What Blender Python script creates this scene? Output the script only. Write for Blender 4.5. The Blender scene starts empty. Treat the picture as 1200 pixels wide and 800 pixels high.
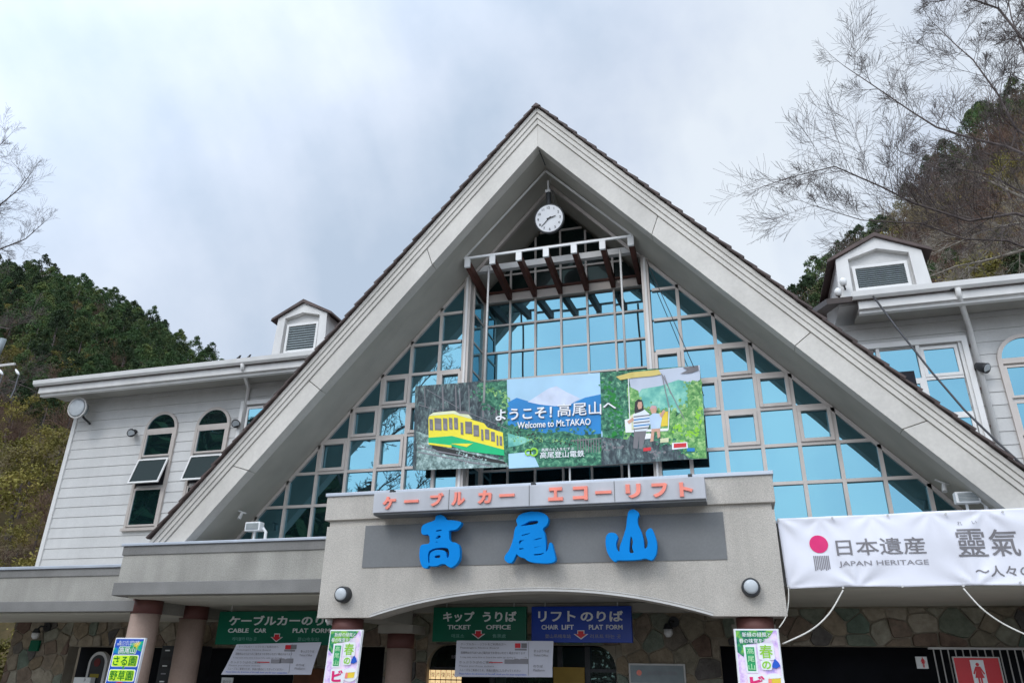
import bpy, math, random
from mathutils import Vector, Matrix
R = math.radians
rnd = random.Random(7)
sc = bpy.context.scene
COL = sc.collection

# ------------------------------------------------------------------ camera
# origin = the photographer's eye, X along the facade, Y into it, Z up (ground at -1.7)
F = 872.83; YAW, PIT, ROL = R(16.5226), R(23.9091), R(0.9309)
ca, sa, cb, sb, cc, s_c = math.cos(YAW), math.sin(YAW), math.cos(PIT), math.sin(PIT), math.cos(ROL), math.sin(ROL)
fwd = Vector((-sa*cb, ca*cb, sb)); rt = Vector((ca, sa, 0)); up = rt.cross(fwd)
RX = cc*rt + s_c*up; UX = -s_c*rt + cc*up
cam = bpy.data.cameras.new('camera'); cam.sensor_width = 36; cam.lens = F/1200*36
cam.clip_start = .1; cam.clip_end = 3000
camo = bpy.data.objects.new('camera', cam); COL.objects.link(camo)
camo.matrix_world = Matrix(((RX.x, UX.x, -fwd.x, 0), (RX.y, UX.y, -fwd.y, 0), (RX.z, UX.z, -fwd.z, 0), (0, 0, 0, 1)))
sc.camera = camo

def at(px, py, Y):
    """world point of the upright plane Y seen at photo pixel (1200x800): a measuring tool"""
    d = RX*((px-600)/F) + UX*(-(py-400)/F) + fwd
    return d*(Y/d.y)

# ------------------------------------------------------------------ world, sun, exposure
SUN_EL, SUN_AZ = R(42), R(205)     # azimuth clockwise from +Y: behind the photographer, to the left
w = bpy.data.worlds.new('World'); sc.world = w; w.use_nodes = True
nt = w.node_tree; nt.nodes.clear()
def N(t, typ, **kw):
    n = t.nodes.new(typ)
    for k, v in kw.items(): setattr(n, k, v)
    return n
out = N(nt, 'ShaderNodeOutputWorld'); bg = N(nt, 'ShaderNodeBackground'); bg.inputs[1].default_value = .1
sky = N(nt, 'ShaderNodeTexSky', sky_type='NISHITA', sun_disc=False); sky.sun_elevation = SUN_EL; sky.sun_rotation = SUN_AZ
tc = N(nt, 'ShaderNodeTexCoord')
mp = N(nt, 'ShaderNodeMapping'); mp.inputs['Scale'].default_value = (2.0, 1.0, .9); mp.inputs['Rotation'].default_value = (0, R(-32), R(8)); mp.inputs['Location'].default_value = (.4, 2.2, 1.1)
n1 = N(nt, 'ShaderNodeTexNoise'); n1.inputs['Scale'].default_value = 1.5; n1.inputs['Detail'].default_value = 5; n1.inputs['Roughness'].default_value = .48; n1.inputs['Distortion'].default_value = .35
r1 = N(nt, 'ShaderNodeValToRGB')
e = r1.color_ramp.elements; e[0].position = .40; e[0].color = (5.0, 6.0, 7.4, 1); e[1].position = .60; e[1].color = (8.0, 8.7, 9.5, 1)
e2 = e.new(.5); e2.color = (6.5, 7.3, 8.6, 1)
mx = N(nt, 'ShaderNodeMix', data_type='RGBA'); mx.inputs[0].default_value = .9
n2 = N(nt, 'ShaderNodeTexNoise'); n2.inputs['Scale'].default_value = 3.6; n2.inputs['Detail'].default_value = 6; n2.inputs['Roughness'].default_value = .55
mz = N(nt, 'ShaderNodeMix', data_type='FLOAT'); mz.inputs[0].default_value = .33
nt.links.new(tc.outputs['Generated'], mp.inputs[0]); nt.links.new(mp.outputs[0], n1.inputs['Vector']); nt.links.new(tc.outputs['Generated'], n2.inputs['Vector'])
nt.links.new(n1.outputs[0], mz.inputs[2]); nt.links.new(n2.outputs[0], mz.inputs[3]); nt.links.new(mz.outputs[0], r1.inputs[0])
nt.links.new(sky.outputs[0], mx.inputs['A']); nt.links.new(r1.outputs[0], mx.inputs['B']); # thin overcast: the cloud brightens smoothly towards the side of the sun
vd = N(nt, 'ShaderNodeVectorMath', operation='DOT_PRODUCT'); vd.inputs[1].default_value = (math.sin(SUN_AZ)*math.cos(SUN_EL), math.cos(SUN_AZ)*math.cos(SUN_EL), math.sin(SUN_EL))
md = N(nt, 'ShaderNodeMapRange'); md.inputs[1].default_value = -.1; md.inputs[2].default_value = 1; md.inputs[3].default_value = 1; md.inputs[4].default_value = 2.5; md.interpolation_type = 'SMOOTHSTEP'
vs_ = N(nt, 'ShaderNodeVectorMath', operation='SCALE')
nt.links.new(tc.outputs['Generated'], vd.inputs[0]); nt.links.new(vd.outputs['Value'], md.inputs[0]); nt.links.new(mx.outputs['Result'], vs_.inputs[0]); nt.links.new(md.outputs[0], vs_.inputs['Scale'])
nt.links.new(vs_.outputs[0], bg.inputs[0]); nt.links.new(bg.outputs[0], out.inputs[0])
sl = bpy.data.lights.new('sun', 'SUN'); sl.energy = .8; sl.angle = R(18); sl.color = (1, .965, .91)
so = bpy.data.objects.new('sun', sl); COL.objects.link(so)
sd = Vector((math.sin(SUN_AZ)*math.cos(SUN_EL), math.cos(SUN_AZ)*math.cos(SUN_EL), math.sin(SUN_EL)))
so.rotation_euler = sd.to_track_quat('Z', 'Y').to_euler(); so.location = sd*60
sc.view_settings.view_transform = 'Standard'; sc.view_settings.look = 'None'; sc.view_settings.gamma = 1; sc.view_settings.exposure = .12
sc.cycles.max_bounces = 8; sc.cycles.glossy_bounces = 4; sc.cycles.transparent_max_bounces = 12

# ------------------------------------------------------------------ materials
MC = {}
def mat(name, col, rough=.7, scale=3., amt=.12, fine=0., fscale=60., bump=0., bscale=40., streak=0., metal=0., spec=.4, rand=0., emit=0., coord='pos'):
    if name in MC: return MC[name]
    m = bpy.data.materials.new(name); m.use_nodes = True; t = m.node_tree; b = t.nodes['Principled BSDF']
    b.inputs['Roughness'].default_value = rough; b.inputs['Metallic'].default_value = metal
    b.inputs['Specular IOR Level'].default_value = spec
    geo = N(t, 'ShaderNodeNewGeometry'); P = geo.outputs['Position']
    L = t.links
    def noise(sc_, det=4, vec=P, mscale=None):
        n = N(t, 'ShaderNodeTexNoise'); n.inputs['Scale'].default_value = sc_; n.inputs['Detail'].default_value = det
        if mscale:
            mm = N(t, 'ShaderNodeMapping'); mm.inputs['Scale'].default_value = mscale; L.new(vec, mm.inputs[0]); vec = mm.outputs[0]
        L.new(vec, n.inputs['Vector']); return n.outputs[0]
    def scaled(v, lo, hi):
        mr = N(t, 'ShaderNodeMapRange'); mr.inputs[1].default_value = .3; mr.inputs[2].default_value = .7
        mr.inputs[3].default_value = lo; mr.inputs[4].default_value = hi; L.new(v, mr.inputs[0]); return mr.outputs[0]
    val = scaled(noise(scale), 1-amt, 1+amt)
    def mul(a, b_):
        q = N(t, 'ShaderNodeMath', operation='MULTIPLY'); L.new(a, q.inputs[0]); L.new(b_, q.inputs[1]); return q.outputs[0]
    if fine: val = mul(val, scaled(noise(fscale, 2), 1-fine, 1+fine))
    if streak: val = mul(val, scaled(noise(1.0, 5, mscale=(3.2, 3.2, .3)), 1-streak, 1+streak*.4))
    if rand:
        oi = N(t, 'ShaderNodeObjectInfo'); mr = N(t, 'ShaderNodeMapRange'); mr.inputs[3].default_value = 1-rand; mr.inputs[4].default_value = 1+rand
        L.new(oi.outputs['Random'], mr.inputs[0]); val = mul(val, mr.outputs[0])
    vm = N(t, 'ShaderNodeVectorMath', operation='SCALE'); vm.inputs[0].default_value = col[:3]; L.new(val, vm.inputs['Scale'])
    L.new(vm.outputs[0], b.inputs['Base Color'])
    if emit:
        L.new(vm.outputs[0], b.inputs['Emission Color']); b.inputs['Emission Strength'].default_value = emit
    if bump:
        bp = N(t, 'ShaderNodeBump'); bp.inputs['Strength'].default_value = bump; bp.inputs['Distance'].default_value = .02
        L.new(noise(bscale, 4), bp.inputs['Height']); L.new(bp.outputs[0], b.inputs['Normal'])
    MC[name] = m; return m

def ramp_mat(name, stops, scale=2., detail=6, rough=.8, rand=False, bump=0., dist=0., mscale=None, objrand=0.):
    """colour from a noise ramp (foliage prints, rust, stone); rand = ramp position from the object's own random"""
    if name in MC: return MC[name]
    m = bpy.data.materials.new(name); m.use_nodes = True; t = m.node_tree; b = t.nodes['Principled BSDF']; L = t.links
    b.inputs['Roughness'].default_value = rough; b.inputs['Specular IOR Level'].default_value = .25
    geo = N(t, 'ShaderNodeNewGeometry'); n = N(t, 'ShaderNodeTexNoise'); n.inputs['Scale'].default_value = scale; n.inputs['Detail'].default_value = detail
    n.inputs['Roughness'].default_value = .65; n.inputs['Distortion'].default_value = dist
    src = geo.outputs['Position']
    if mscale:
        mm = N(t, 'ShaderNodeMapping'); mm.inputs['Scale'].default_value = mscale; L.new(src, mm.inputs[0]); src = mm.outputs[0]
    L.new(src, n.inputs['Vector'])
    rp = N(t, 'ShaderNodeValToRGB'); els = rp.color_ramp.elements
    els[0].position = stops[0][0]; els[0].color = (*stops[0][1], 1); els[1].position = stops[-1][0]; els[1].color = (*stops[-1][1], 1)
    for p, c in stops[1:-1]: q = els.new(p); q.color = (*c, 1)
    colout = rp.outputs[0]
    if rand:
        oi = N(t, 'ShaderNodeObjectInfo'); L.new(oi.outputs['Random'], rp.inputs[0])
        mr = N(t, 'ShaderNodeMapRange'); mr.inputs[1].default_value = .3; mr.inputs[2].default_value = .7; mr.inputs[3].default_value = .7; mr.inputs[4].default_value = 1.3
        L.new(n.outputs[0], mr.inputs[0]); vm = N(t, 'ShaderNodeVectorMath', operation='SCALE'); L.new(colout, vm.inputs[0]); L.new(mr.outputs[0], vm.inputs['Scale']); colout = vm.outputs[0]
    else:
        L.new(n.outputs[0], rp.inputs[0])
        if objrand:
            oi = N(t, 'ShaderNodeObjectInfo'); mr = N(t, 'ShaderNodeMapRange'); mr.inputs[3].default_value = 1-objrand; mr.inputs[4].default_value = 1+objrand
            L.new(oi.outputs['Random'], mr.inputs[0]); vm = N(t, 'ShaderNodeVectorMath', operation='SCALE'); L.new(colout, vm.inputs[0]); L.new(mr.outputs[0], vm.inputs['Scale']); colout = vm.outputs[0]
    L.new(colout, b.inputs['Base Color'])
    if bump:
        n2 = N(t, 'ShaderNodeTexNoise'); n2.inputs['Scale'].default_value = 25; n2.inputs['Detail'].default_value = 5; L.new(geo.outputs['Position'], n2.inputs['Vector'])
        bp = N(t, 'ShaderNodeBump'); bp.inputs['Strength'].default_value = bump; bp.inputs['Distance'].default_value = .03
        L.new(n2.outputs[0], bp.inputs['Height']); L.new(bp.outputs[0], b.inputs['Normal'])
    MC[name] = m; return m

def glass_mat(name, tint, body, fac):
    m = bpy.data.materials.new(name); m.use_nodes = True; t = m.node_tree; L = t.links
    b = t.nodes['Principled BSDF']; b.inputs['Base Color'].default_value = (*body, 1); b.inputs['Roughness'].default_value = .25; b.inputs['Specular IOR Level'].default_value = .15
    g = N(t, 'ShaderNodeBsdfGlossy'); g.inputs['Color'].default_value = (*tint, 1); g.inputs['Roughness'].default_value = .012
    mxs = N(t, 'ShaderNodeMixShader'); mxs.inputs[0].default_value = fac
    geo = N(t, 'ShaderNodeNewGeometry'); n = N(t, 'ShaderNodeTexNoise'); n.inputs['Scale'].default_value = .9; n.inputs['Detail'].default_value = 1
    L.new(geo.outputs['Position'], n.inputs['Vector']); bp = N(t, 'ShaderNodeBump'); bp.inputs['Strength'].default_value = .5; bp.inputs['Distance'].default_value = .014
    L.new(n.outputs[0], bp.inputs['Height']); L.new(bp.outputs[0], g.inputs['Normal'])
    L.new(b.outputs[0], mxs.inputs[1]); L.new(g.outputs[0], mxs.inputs[2])
    L.new(mxs.outputs[0], t.nodes['Material Output'].inputs['Surface']); MC[name] = m; return m

M_stucco = mat('stucco', (.50, .465, .415), .9, 1.2, .08, .18, 70, .5, 90, .13)
M_stucco_d = mat('stucco_band', (.215, .21, .20), .9, 1.3, .14, .1, 60, .3, 80, .05)
M_ledge = mat('ledge_render', (.35, .335, .30), .9, 1.1, .16, .12, 45, .35, 70, .16)
M_flash = mat('zinc_flashing', (.50, .54, .60), .45, 2, .08, metal=.3)
M_cream = mat('soffit_cream', (.66, .63, .54), .8, 1.5, .06)
M_panel = mat('grey_name_panel', (.175, .18, .182), .7, 2, .06, .04, 30)
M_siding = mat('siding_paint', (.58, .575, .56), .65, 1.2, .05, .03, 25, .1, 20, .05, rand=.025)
M_trim = mat('white_trim', (.70, .69, .67), .55, 2, .06, streak=.1)
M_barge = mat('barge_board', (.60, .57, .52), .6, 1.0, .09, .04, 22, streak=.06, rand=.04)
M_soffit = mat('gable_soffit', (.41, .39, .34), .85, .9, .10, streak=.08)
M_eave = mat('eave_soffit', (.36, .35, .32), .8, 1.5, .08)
M_tile = mat('roof_tile_brown', (.075, .052, .047), .6, 4, .25, rand=.25)
M_mull = mat('anodised_mullion', (.52, .47, .43), .45, 3, .06, metal=.2)
M_whitefr = mat('white_frame', (.74, .73, .71), .5, 3, .05)
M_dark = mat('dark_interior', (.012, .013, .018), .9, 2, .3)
M_dark2 = mat('dark_metal', (.03, .032, .035), .5, 4, .2)
M_col = mat('column_plaster', (.38, .275, .225), .75, 2.5, .1, .05, 30)
M_colred = mat('column_red_band', (.13, .05, .042), .6, 3, .15)
M_conc = mat('concrete_beam', (.32, .30, .26), .9, 2, .15)
M_wood = mat('dark_red_timber', (.085, .028, .018), .6, 5, .3, streak=.3)
M_grey = mat('light_grey_steel', (.55, .54, .52), .5, 4, .08)
M_white = mat('white_plastic', (.78, .78, .77), .4, 3, .04)
M_blue = mat('sky_blue_letter', (.0, .23, .66), .7, 3, .04, spec=.15)
M_orange = mat('orange_letter', (.90, .27, .20), .5, 5, .10)
M_signgrey = mat('sign_box_grey', (.49, .50, .53), .5, 1.5, .09, streak=.12)
M_green = mat('green_sign', (.0, .115, .062), .35, 2, .07)
M_bluesign = mat('blue_sign', (.0, .035, .32), .3, 2, .07)
M_letter = mat('sign_white_letter', (.72, .73, .72), .5, 3, .05)
M_faint = mat('sign_faint_letter', (.16, .36, .30), .6, 3, .05)
M_red = mat('red_print', (.62, .02, .03), .4, 3, .05)
M_paper = mat('laminated_paper', (.60, .60, .67), .45, 1.5, .05)
M_cloth = mat('white_banner_cloth', (.76, .76, .82), .7, 2, .04)
M_ink = mat('grey_ink', (.20, .19, .20), .7, 3, .08)
M_ink2 = mat('pale_ink', (.26, .25, .27), .7, 3, .08)
M_rope = mat('white_rope', (.62, .60, .55), .8, 20, .1)
M_lens = mat('lamp_lens', (.50, .53, .55), .25, 8, .08)
M_cable = mat('black_cable', (.05, .05, .055), .6, 4, .1)
M_glass = glass_mat('tinted_glass', (.38, .82, 1.0), (.003, .013, .016), .33)
M_glassd = glass_mat('clear_dark_glass', (.5, .8, .70), (.003, .009, .008), .014); M_door = glass_mat('door_glass', (.5, .8, .70), (.003, .008, .008), .07)  # open sash and apex panes: window glass copy with dark reflections put into it
M_louv = mat('louvre_metal', (.24, .28, .29), .5, 6, .1)
M_slate = mat('brown_metal_roof', (.05, .035, .03), .5, 4, .2)
M_bark = mat('grey_bark', (.105, .085, .080), .9, 6, .3)
M_bark2 = mat('pale_bark', (.27, .24, .20), .9, 6, .3)
M_mortar = mat('mortar', (.30, .26, .20), .95, 4, .15, bump=.4)
M_ground = mat('paving', (.20, .19, .175), .9, .8, .15, .1, 30)
M_black = mat('black_print', (.02, .02, .02), .5)
M_yel = mat('yellow_print', (.85, .62, .05), .5, 4, .06)
M_lgreen = mat('lime_print', (.28, .62, .04), .5, 4, .06)
M_pgreen = mat('green_print', (.02, .36, .12), .5, 4, .08)
M_magenta = mat('magenta_print', (.72, .015, .16), .5)
M_pblue = mat('blue_print', (.01, .09, .52), .5, 3, .1)
M_pwhite = mat('white_print', (.84, .85, .87), .5, 3, .03)
M_skin = mat('skin_print', (.62, .36, .26), .6, 20, .1)
M_dgreen = mat('deep_green_print', (.0, .20, .02), .5); M_lime = mat('yellow_green_print', (.62, .90, .04), .5)
M_lit = mat('lit_fare_board', (1.0, .72, .38), .5, 4, .1, emit=.75)
M_stone = ramp_mat('crazy_stone', [(0, (0.240, 0.184, 0.120)), (.18, (0.320, 0.264, 0.192)), (.30, (0.096, 0.092, 0.092)), (.44, (0.352, 0.304, 0.232)), (.56, (0.160, 0.104, 0.080)), (.70, (0.288, 0.240, 0.176)), (.84, (0.136, 0.184, 0.144)), (1, (0.384, 0.336, 0.264))], 6, 5, .85, rand=True, bump=.5)
M_needle = ramp_mat('conifer_leaf', [(.3, (.016, .036, .013)), (.5, (.036, .070, .022)), (.68, (.10, .12, .035))], .35, 4, .75, objrand=.55)
M_olive = ramp_mat('olive_leaf', [(.3, (.09, .09, .02)), (.5, (.17, .15, .035)), (.7, (.26, .21, .06))], .5, 4, .8, objrand=.4)
M_brown = ramp_mat('red_brown_twig', [(.3, (.07, .042, .032)), (.5, (.13, .078, .058)), (.7, (.21, .145, .105))], .5, 4, .85, objrand=.35)
M_greytw = ramp_mat('grey_twig', [(.3, (.13, .10, .06)), (.5, (.21, .17, .10)), (.7, (.29, .25, .15))], .5, 4, .85, objrand=.35)
M_hill = ramp_mat('hill_floor', [(.3, (.04, .036, .014)), (.5, (.085, .062, .028)), (.7, (.13, .09, .045))], .8, 6, .95)

# ------------------------------------------------------------------ builders
WORLD = {}
class MB:
    def __init__(s): s.v = []; s.f = []
    def quad(s, *p):
        n = len(s.v); s.v += [tuple(q) for q in p]; s.f.append(tuple(range(n, n+len(p)))); return s
    def box(s, x0, x1, y0, y1, z0, z1):
        n = len(s.v); s.v += [(x, y, z) for x in (x0, x1) for y in (y0, y1) for z in (z0, z1)]
        s.f += [tuple(n+i for i in q) for q in ((0, 1, 3, 2), (4, 6, 7, 5), (0, 4, 5, 1), (2, 3, 7, 6), (0, 2, 6, 4), (1, 5, 7, 3))]; return s
    def prism(s, poly, y0, y1):     # poly of (x,z)
        a = sum(poly[i][0]*poly[(i+1) % len(poly)][1]-poly[(i+1) % len(poly)][0]*poly[i][1] for i in range(len(poly)))
        if a < 0: poly = poly[::-1]
        n = len(s.v); k = len(poly); s.v += [(x, y0, z) for x, z in poly] + [(x, y1, z) for x, z in poly]
        s.f.append(tuple(range(n, n+k))); s.f.append(tuple(range(n+2*k-1, n+k-1, -1)))
        s.f += [(n+i, n+k+i, n+k+(i+1) % k, n+(i+1) % k) for i in range(k)]; return s
    def loft(s, a, b):              # two matching loops of 3-D points
        n = len(s.v); k = len(a); s.v += [tuple(p) for p in a] + [tuple(p) for p in b]
        s.f.append(tuple(range(n, n+k))); s.f.append(tuple(range(n+2*k-1, n+k-1, -1)))
        s.f += [(n+i, n+k+i, n+k+(i+1) % k, n+(i+1) % k) for i in range(k)]; return s
    def tube(s, pts, rads, n=6, cap=True):
        pts = [Vector(p) for p in pts]
        if not hasattr(rads, '__len__'): rads = [rads]*len(pts)
        base = len(s.v); prev = None
        for i, p in enumerate(pts):
            d = (pts[min(i+1, len(pts)-1)]-pts[max(i-1, 0)])
            d = d.normalized() if d.length > 1e-9 else Vector((0, 0, 1))
            u = prev if prev is not None else (Vector((0, 0, 1)) if abs(d.z) < .9 else Vector((1, 0, 0)))
            u = (u - d*u.dot(d)).normalized(); prev = u; v = d.cross(u)
            for k in range(n):
                a = 2*math.pi*k/n; s.v.append(tuple(p+(u*math.cos(a)+v*math.sin(a))*rads[i]))
        for i in range(len(pts)-1):
            for k in range(n):
                a = base+i*n+k; b = base+i*n+(k+1) % n; s.f.append((a, b, b+n, a+n))
        if cap:
            s.f.append(tuple(base+k for k in range(n))[::-1]); s.f.append(tuple(base+(len(pts)-1)*n+k for k in range(n)))
        return s
    def build(s, name, m, parent=None, bevel=0, smooth=False, kind=None):
        xs = [p[0] for p in s.v]; ys = [p[1] for p in s.v]; zs = [p[2] for p in s.v]
        o = Vector(((min(xs)+max(xs))/2, (min(ys)+max(ys))/2, min(zs)))
        me = bpy.data.meshes.new(name); me.from_pydata([(x-o.x, y-o.y, z-o.z) for x, y, z in s.v], [], s.f)
        if smooth:
            me.polygons.foreach_set('use_smooth', [True]*len(me.polygons))
        me.materials.append(m); ob = bpy.data.objects.new(name, me); COL.objects.link(ob)
        place(ob, o, parent)
        if bevel:
            b = ob.modifiers.new('bevel', 'BEVEL'); b.width = bevel; b.segments = 2; b.limit_method = 'ANGLE'; b.angle_limit = R(40)
        if kind: ob['kind'] = kind
        return ob
def place(ob, o, parent):
    WORLD[ob.name] = Vector(o)
    if parent is not None:
        ob.parent = parent; ob.location = Vector(o)-WORLD[parent.name]
    else: ob.location = o
def thing(name, label, cat, loc, group=None):
    o = bpy.data.objects.new(name, None); o.empty_display_size = .3; COL.objects.link(o); place(o, loc, None)
    return tag(o, label, cat, group)
def tag(o, label, cat, group=None):
    o['label'] = label; o['category'] = cat
    if group: o['group'] = group
    return o
def box(name, m, parent, *a, **k): return MB().box(*a).build(name, m, parent, **k)
def from_curve(c, fit):
    o = bpy.data.objects.new('t', c); COL.objects.link(o)
    me = bpy.data.meshes.new_from_object(o.evaluated_get(bpy.context.evaluated_depsgraph_get()))
    bpy.data.objects.remove(o); vs = [tuple(v.co) for v in me.vertices]; fs = [tuple(p.vertices) for p in me.polygons]
    bpy.data.meshes.remove(me); mb = MB(); mb.v = [fit(v) for v in vs]; mb.f = fs; return mb
def text(s, cx, cz, Y, h, m, parent, name='lettering', w=None, ext=.004, off=0., warp=None, left=False, rot=0.):
    c = bpy.data.curves.new('t', 'FONT'); c.body = s; c.offset = off; c.size = 1; c.resolution_u = 3
    o = bpy.data.objects.new('t', c); COL.objects.link(o)
    me = bpy.data.meshes.new_from_object(o.evaluated_get(bpy.context.evaluated_depsgraph_get()))
    bpy.data.objects.remove(o)
    xs = [v.co.x for v in me.vertices]; ys = [v.co.y for v in me.vertices]
    x0, x1, y0, y1 = min(xs), max(xs), min(ys), max(ys); sz = h/(y1-y0); sx = (w/(x1-x0)) if w else sz
    pts = []
    for v in me.vertices:
        x = (v.co.x-(x0+x1)/2)*sx if not left else (v.co.x-x0)*sx; z = (v.co.y-(y0+y1)/2)*sz
        x, z = x*math.cos(rot)-z*math.sin(rot), x*math.sin(rot)+z*math.cos(rot); pts.append((cx+x, cz+z))
    mb = MB(); fs = [tuple(p.vertices) for p in me.polygons]; bpy.data.meshes.remove(me)
    if warp:                    # cut long edges so that the letters lie on the folds
        done = False
        for _ in range(7):
            nf, mid, done = [], {}, True
            for f in fs:
                if len(f) != 3: nf += [(f[0], f[k], f[k+1]) for k in range(1, len(f)-1)]; done = False; continue
                e = [(math.dist(pts[f[k]], pts[f[(k+1) % 3]]), k) for k in range(3)]; L, k = max(e)
                if L < .035: nf.append(f); continue
                a, b, c2 = f[k], f[(k+1) % 3], f[(k+2) % 3]; key = (min(a, b), max(a, b)); done = False
                if key not in mid: mid[key] = len(pts); pts.append(((pts[a][0]+pts[b][0])/2, (pts[a][1]+pts[b][1])/2))
                nf += [(a, mid[key], c2), (mid[key], b, c2)]
            fs = nf
            if done: break
    yy = [Y+(warp(x, z) if warp else 0) for x, z in pts]
    mb.v = [(x, y-ext, z) for (x, z), y in zip(pts, yy)]; mb.f = list(fs)
    if ext > .006:
        n = len(mb.v); mb.v += [(x, y, z) for (x, z), y in zip(pts, yy)]
        cnt = {}
        for f in fs:
            for i in range(len(f)):
                a, b = f[i], f[(i+1) % len(f)]; cnt[(a, b)] = 1
        mb.f += [(b, a, a+n, b+n) for (a, b) in cnt if (b, a) not in cnt]
    return mb.build(name, m, parent)
def poly2d(mb, pts, Y, d=0.): mb.quad(*[(x, Y, z) for x, z in pts]) if not d else mb.prism(pts, Y, Y+d)
def circ(cx, cz, r, n=24, a0=0, a1=2*math.pi, close=False):
    k = n if close is False and abs(a1-a0-2*math.pi) < 1e-6 else n+1
    return [(cx+r*math.cos(a0+(a1-a0)*i/n), cz+r*math.sin(a0+(a1-a0)*i/n)) for i in range(k)]

GZ = -1.7; XC = -3.13
# ------------------------------------------------------------------ ground and hills
g = MB(); g.quad((-600, -500, GZ), (600, -500, GZ), (600, 900, GZ), (-600, 900, GZ)); g.build('ground', M_ground, kind='structure')
sil = [(-400, 200), (-200, 262), (0, 300), (60, 306), (110, 326), (145, 346), (190, 364), (215, 392), (250, 410), (266, 424), (330, 470), (600, 520), (860, 430), (925, 352), (956, 316), (982, 297), (1003, 272), (1050, 240), (1071, 210), (1092, 182), (1131, 160), (1140, 122), (1177, 104), (1200, 96), (1300, 60), (1500, 20)]
SH = []
for px, py in sil: q = at(px, py, 1); SH.append((q.x, q.z))
SH = [(-4.0, .55)] + SH + [(2.5, .85)]
SH.sort()
def hz(h):
    if h <= SH[0][0]: return SH[0][1]
    for (a, za), (b, zb) in zip(SH, SH[1:]):
        if h <= b: return za+(zb-za)*(h-a)/(b-a)
    return SH[-1][1]
def ridge(h): return 95 if h < -.3 else (82 if h > .05 else 95-13*(h+.3)/.35)
def hill_z(h, Y):
    yr = ridge(h); y0 = 27.; t = (Y-y0)/(yr-y0)
    top = hz(h)*yr-(5.6 if h < .05 else 3.6)
    if t <= 1: return GZ-.05+(top-GZ)*max(t, 0)**.92
    return top-(Y-yr)*.35
hb = MB(); hs = [-4+6.5*i/110 for i in range(111)]; ts = [i/26*1.35 for i in range(27)]
for h in hs:
    yr = ridge(h)
    for t in ts:
        Y = 27+(yr-27)*t; hb.v.append((h*Y, Y, hill_z(h, Y)+rnd.uniform(-.3, .3)*(1 if t > 0 else 0)))
nk = len(ts)
for i in range(len(hs)-1):
    for j in range(nk-1): a = i*nk+j; hb.f.append((a, a+nk, a+nk+1, a+1))
hb.build('hillside', M_hill, kind='structure', smooth=True)

# ------------------------------------------------------------------ the station
ST = thing('station_building', 'mountain railway station with tall glazed gable, white sided wings and stone ground floor', 'building', (XC, 15.6, GZ))
# wings: wall core, siding boards, eaves, roofs
WY = 15.6; WL, WR, WT = -17.2, 10.9, 6.78
core = MB().box(WL, WR, WY+.02, 23, 1.21, WT).build('wall', M_siding, ST)
def gable_in(z): return 6.98+(6.75-z)/1.15-.25     # half width of the gable roof where it covers the wing wall
bw = .262; row = 0; z = 1.15
board_meshes = {}
while z < WT-.02:
    zt = min(z+bw, WT); hw = gable_in(zt)
    for x0, x1 in ((WL, XC-hw+3.0-.0), (XC+hw-3.0, WR)):
        if x1 - x0 < .5: continue
        x1 = min(x1, WR)
        a = [(x0, WY-.022, z), (x0, WY+.0195, z), (x0, WY+.0195, zt-.004), (x0, WY-.008, zt-.004)]
        b = [(x1, p[1], p[2]) for p in a]
        MB().loft(a, b).build('siding_board', M_siding, core)
    z += bw
box('corner_board', M_trim, ST, WL-.03, WL+.09, WY-.055, WY+.1, 1.0, WT)
# eaves
def eave(x0, x1, nm='eave'):
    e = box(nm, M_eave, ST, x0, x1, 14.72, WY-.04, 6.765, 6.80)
    box('fascia_board', M_trim, e, x0-.02, x1, 14.66, 14.74, 6.70, 6.90)
    box('drip_board', M_trim, e, x0-.01, x1, 14.74, 14.86, 6.63, 6.765)
    gt = MB(); pr = [(14.50, 7.02), (14.52, 6.92), (14.57, 6.88), (14.655, 6.88), (14.655, 7.04), (14.63, 7.04), (14.63, 6.91), (14.58, 6.905), (14.545, 6.94), (14.53, 7.03)]
    gt.loft([(x0-.12, y, z) for y, z in pr], [(x1, y, z) for y, z in pr]); gt.build('gutter', M_whitefr, e)
    return e
eave(WL-.5, XC-6.0, 'eave'); eave(XC+6.0, WR+.3, 'eave')
roofp = [(14.62, 6.98), (19.3, 8.75), (24.2, 6.9), (24.2, 6.8), (19.3, 8.6), (14.62, 6.86)]
for x0, x1 in ((WL-.6, XC-5.4), (XC+5.4, WR+.3)):
    MB().loft([(x0, y, z) for y, z in roofp], [(x1, y, z) for y, z in roofp]).build('wing_roof', M_slate, ST)
def gable_end(x):
    MB().loft([(x, WY+.02, 6.7), (x, 19.3, 8.62), (x, 23, 6.9)], [(x+.1, WY+.02, 6.7), (x+.1, 19.3, 8.62), (x+.1, 23, 6.9)]).build('end_gable', M_siding, ST)
gable_end(WL); gable_end(WR-.1)
# downpipes
def pipe(pts, r=.05):
    p = MB().tube(pts, r, 10).build('downpipe', M_whitefr, ST, smooth=True); return p
pl = at(283, 436, 14.6); pipe([(pl.x, 14.58, 6.9), (pl.x, 14.62, 6.78), (at(291, 455, 15.5).x, 15.5, 6.62), (at(291, 455, 15.5).x, 15.52, 3.0)])
dpx = 4.93; dp = pipe([(4.62, 14.58, 6.9), (4.64, 14.66, 6.74), (dpx, 15.48, 6.45), (dpx, 15.52, 2.0)], .055)
for zz in (6.05, 5.15, 4.4): MB().tube([(dpx, 15.52, zz-.02), (dpx, 15.52, zz+.02)], .062, 10).build('bracket', M_colred, dp)

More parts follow.
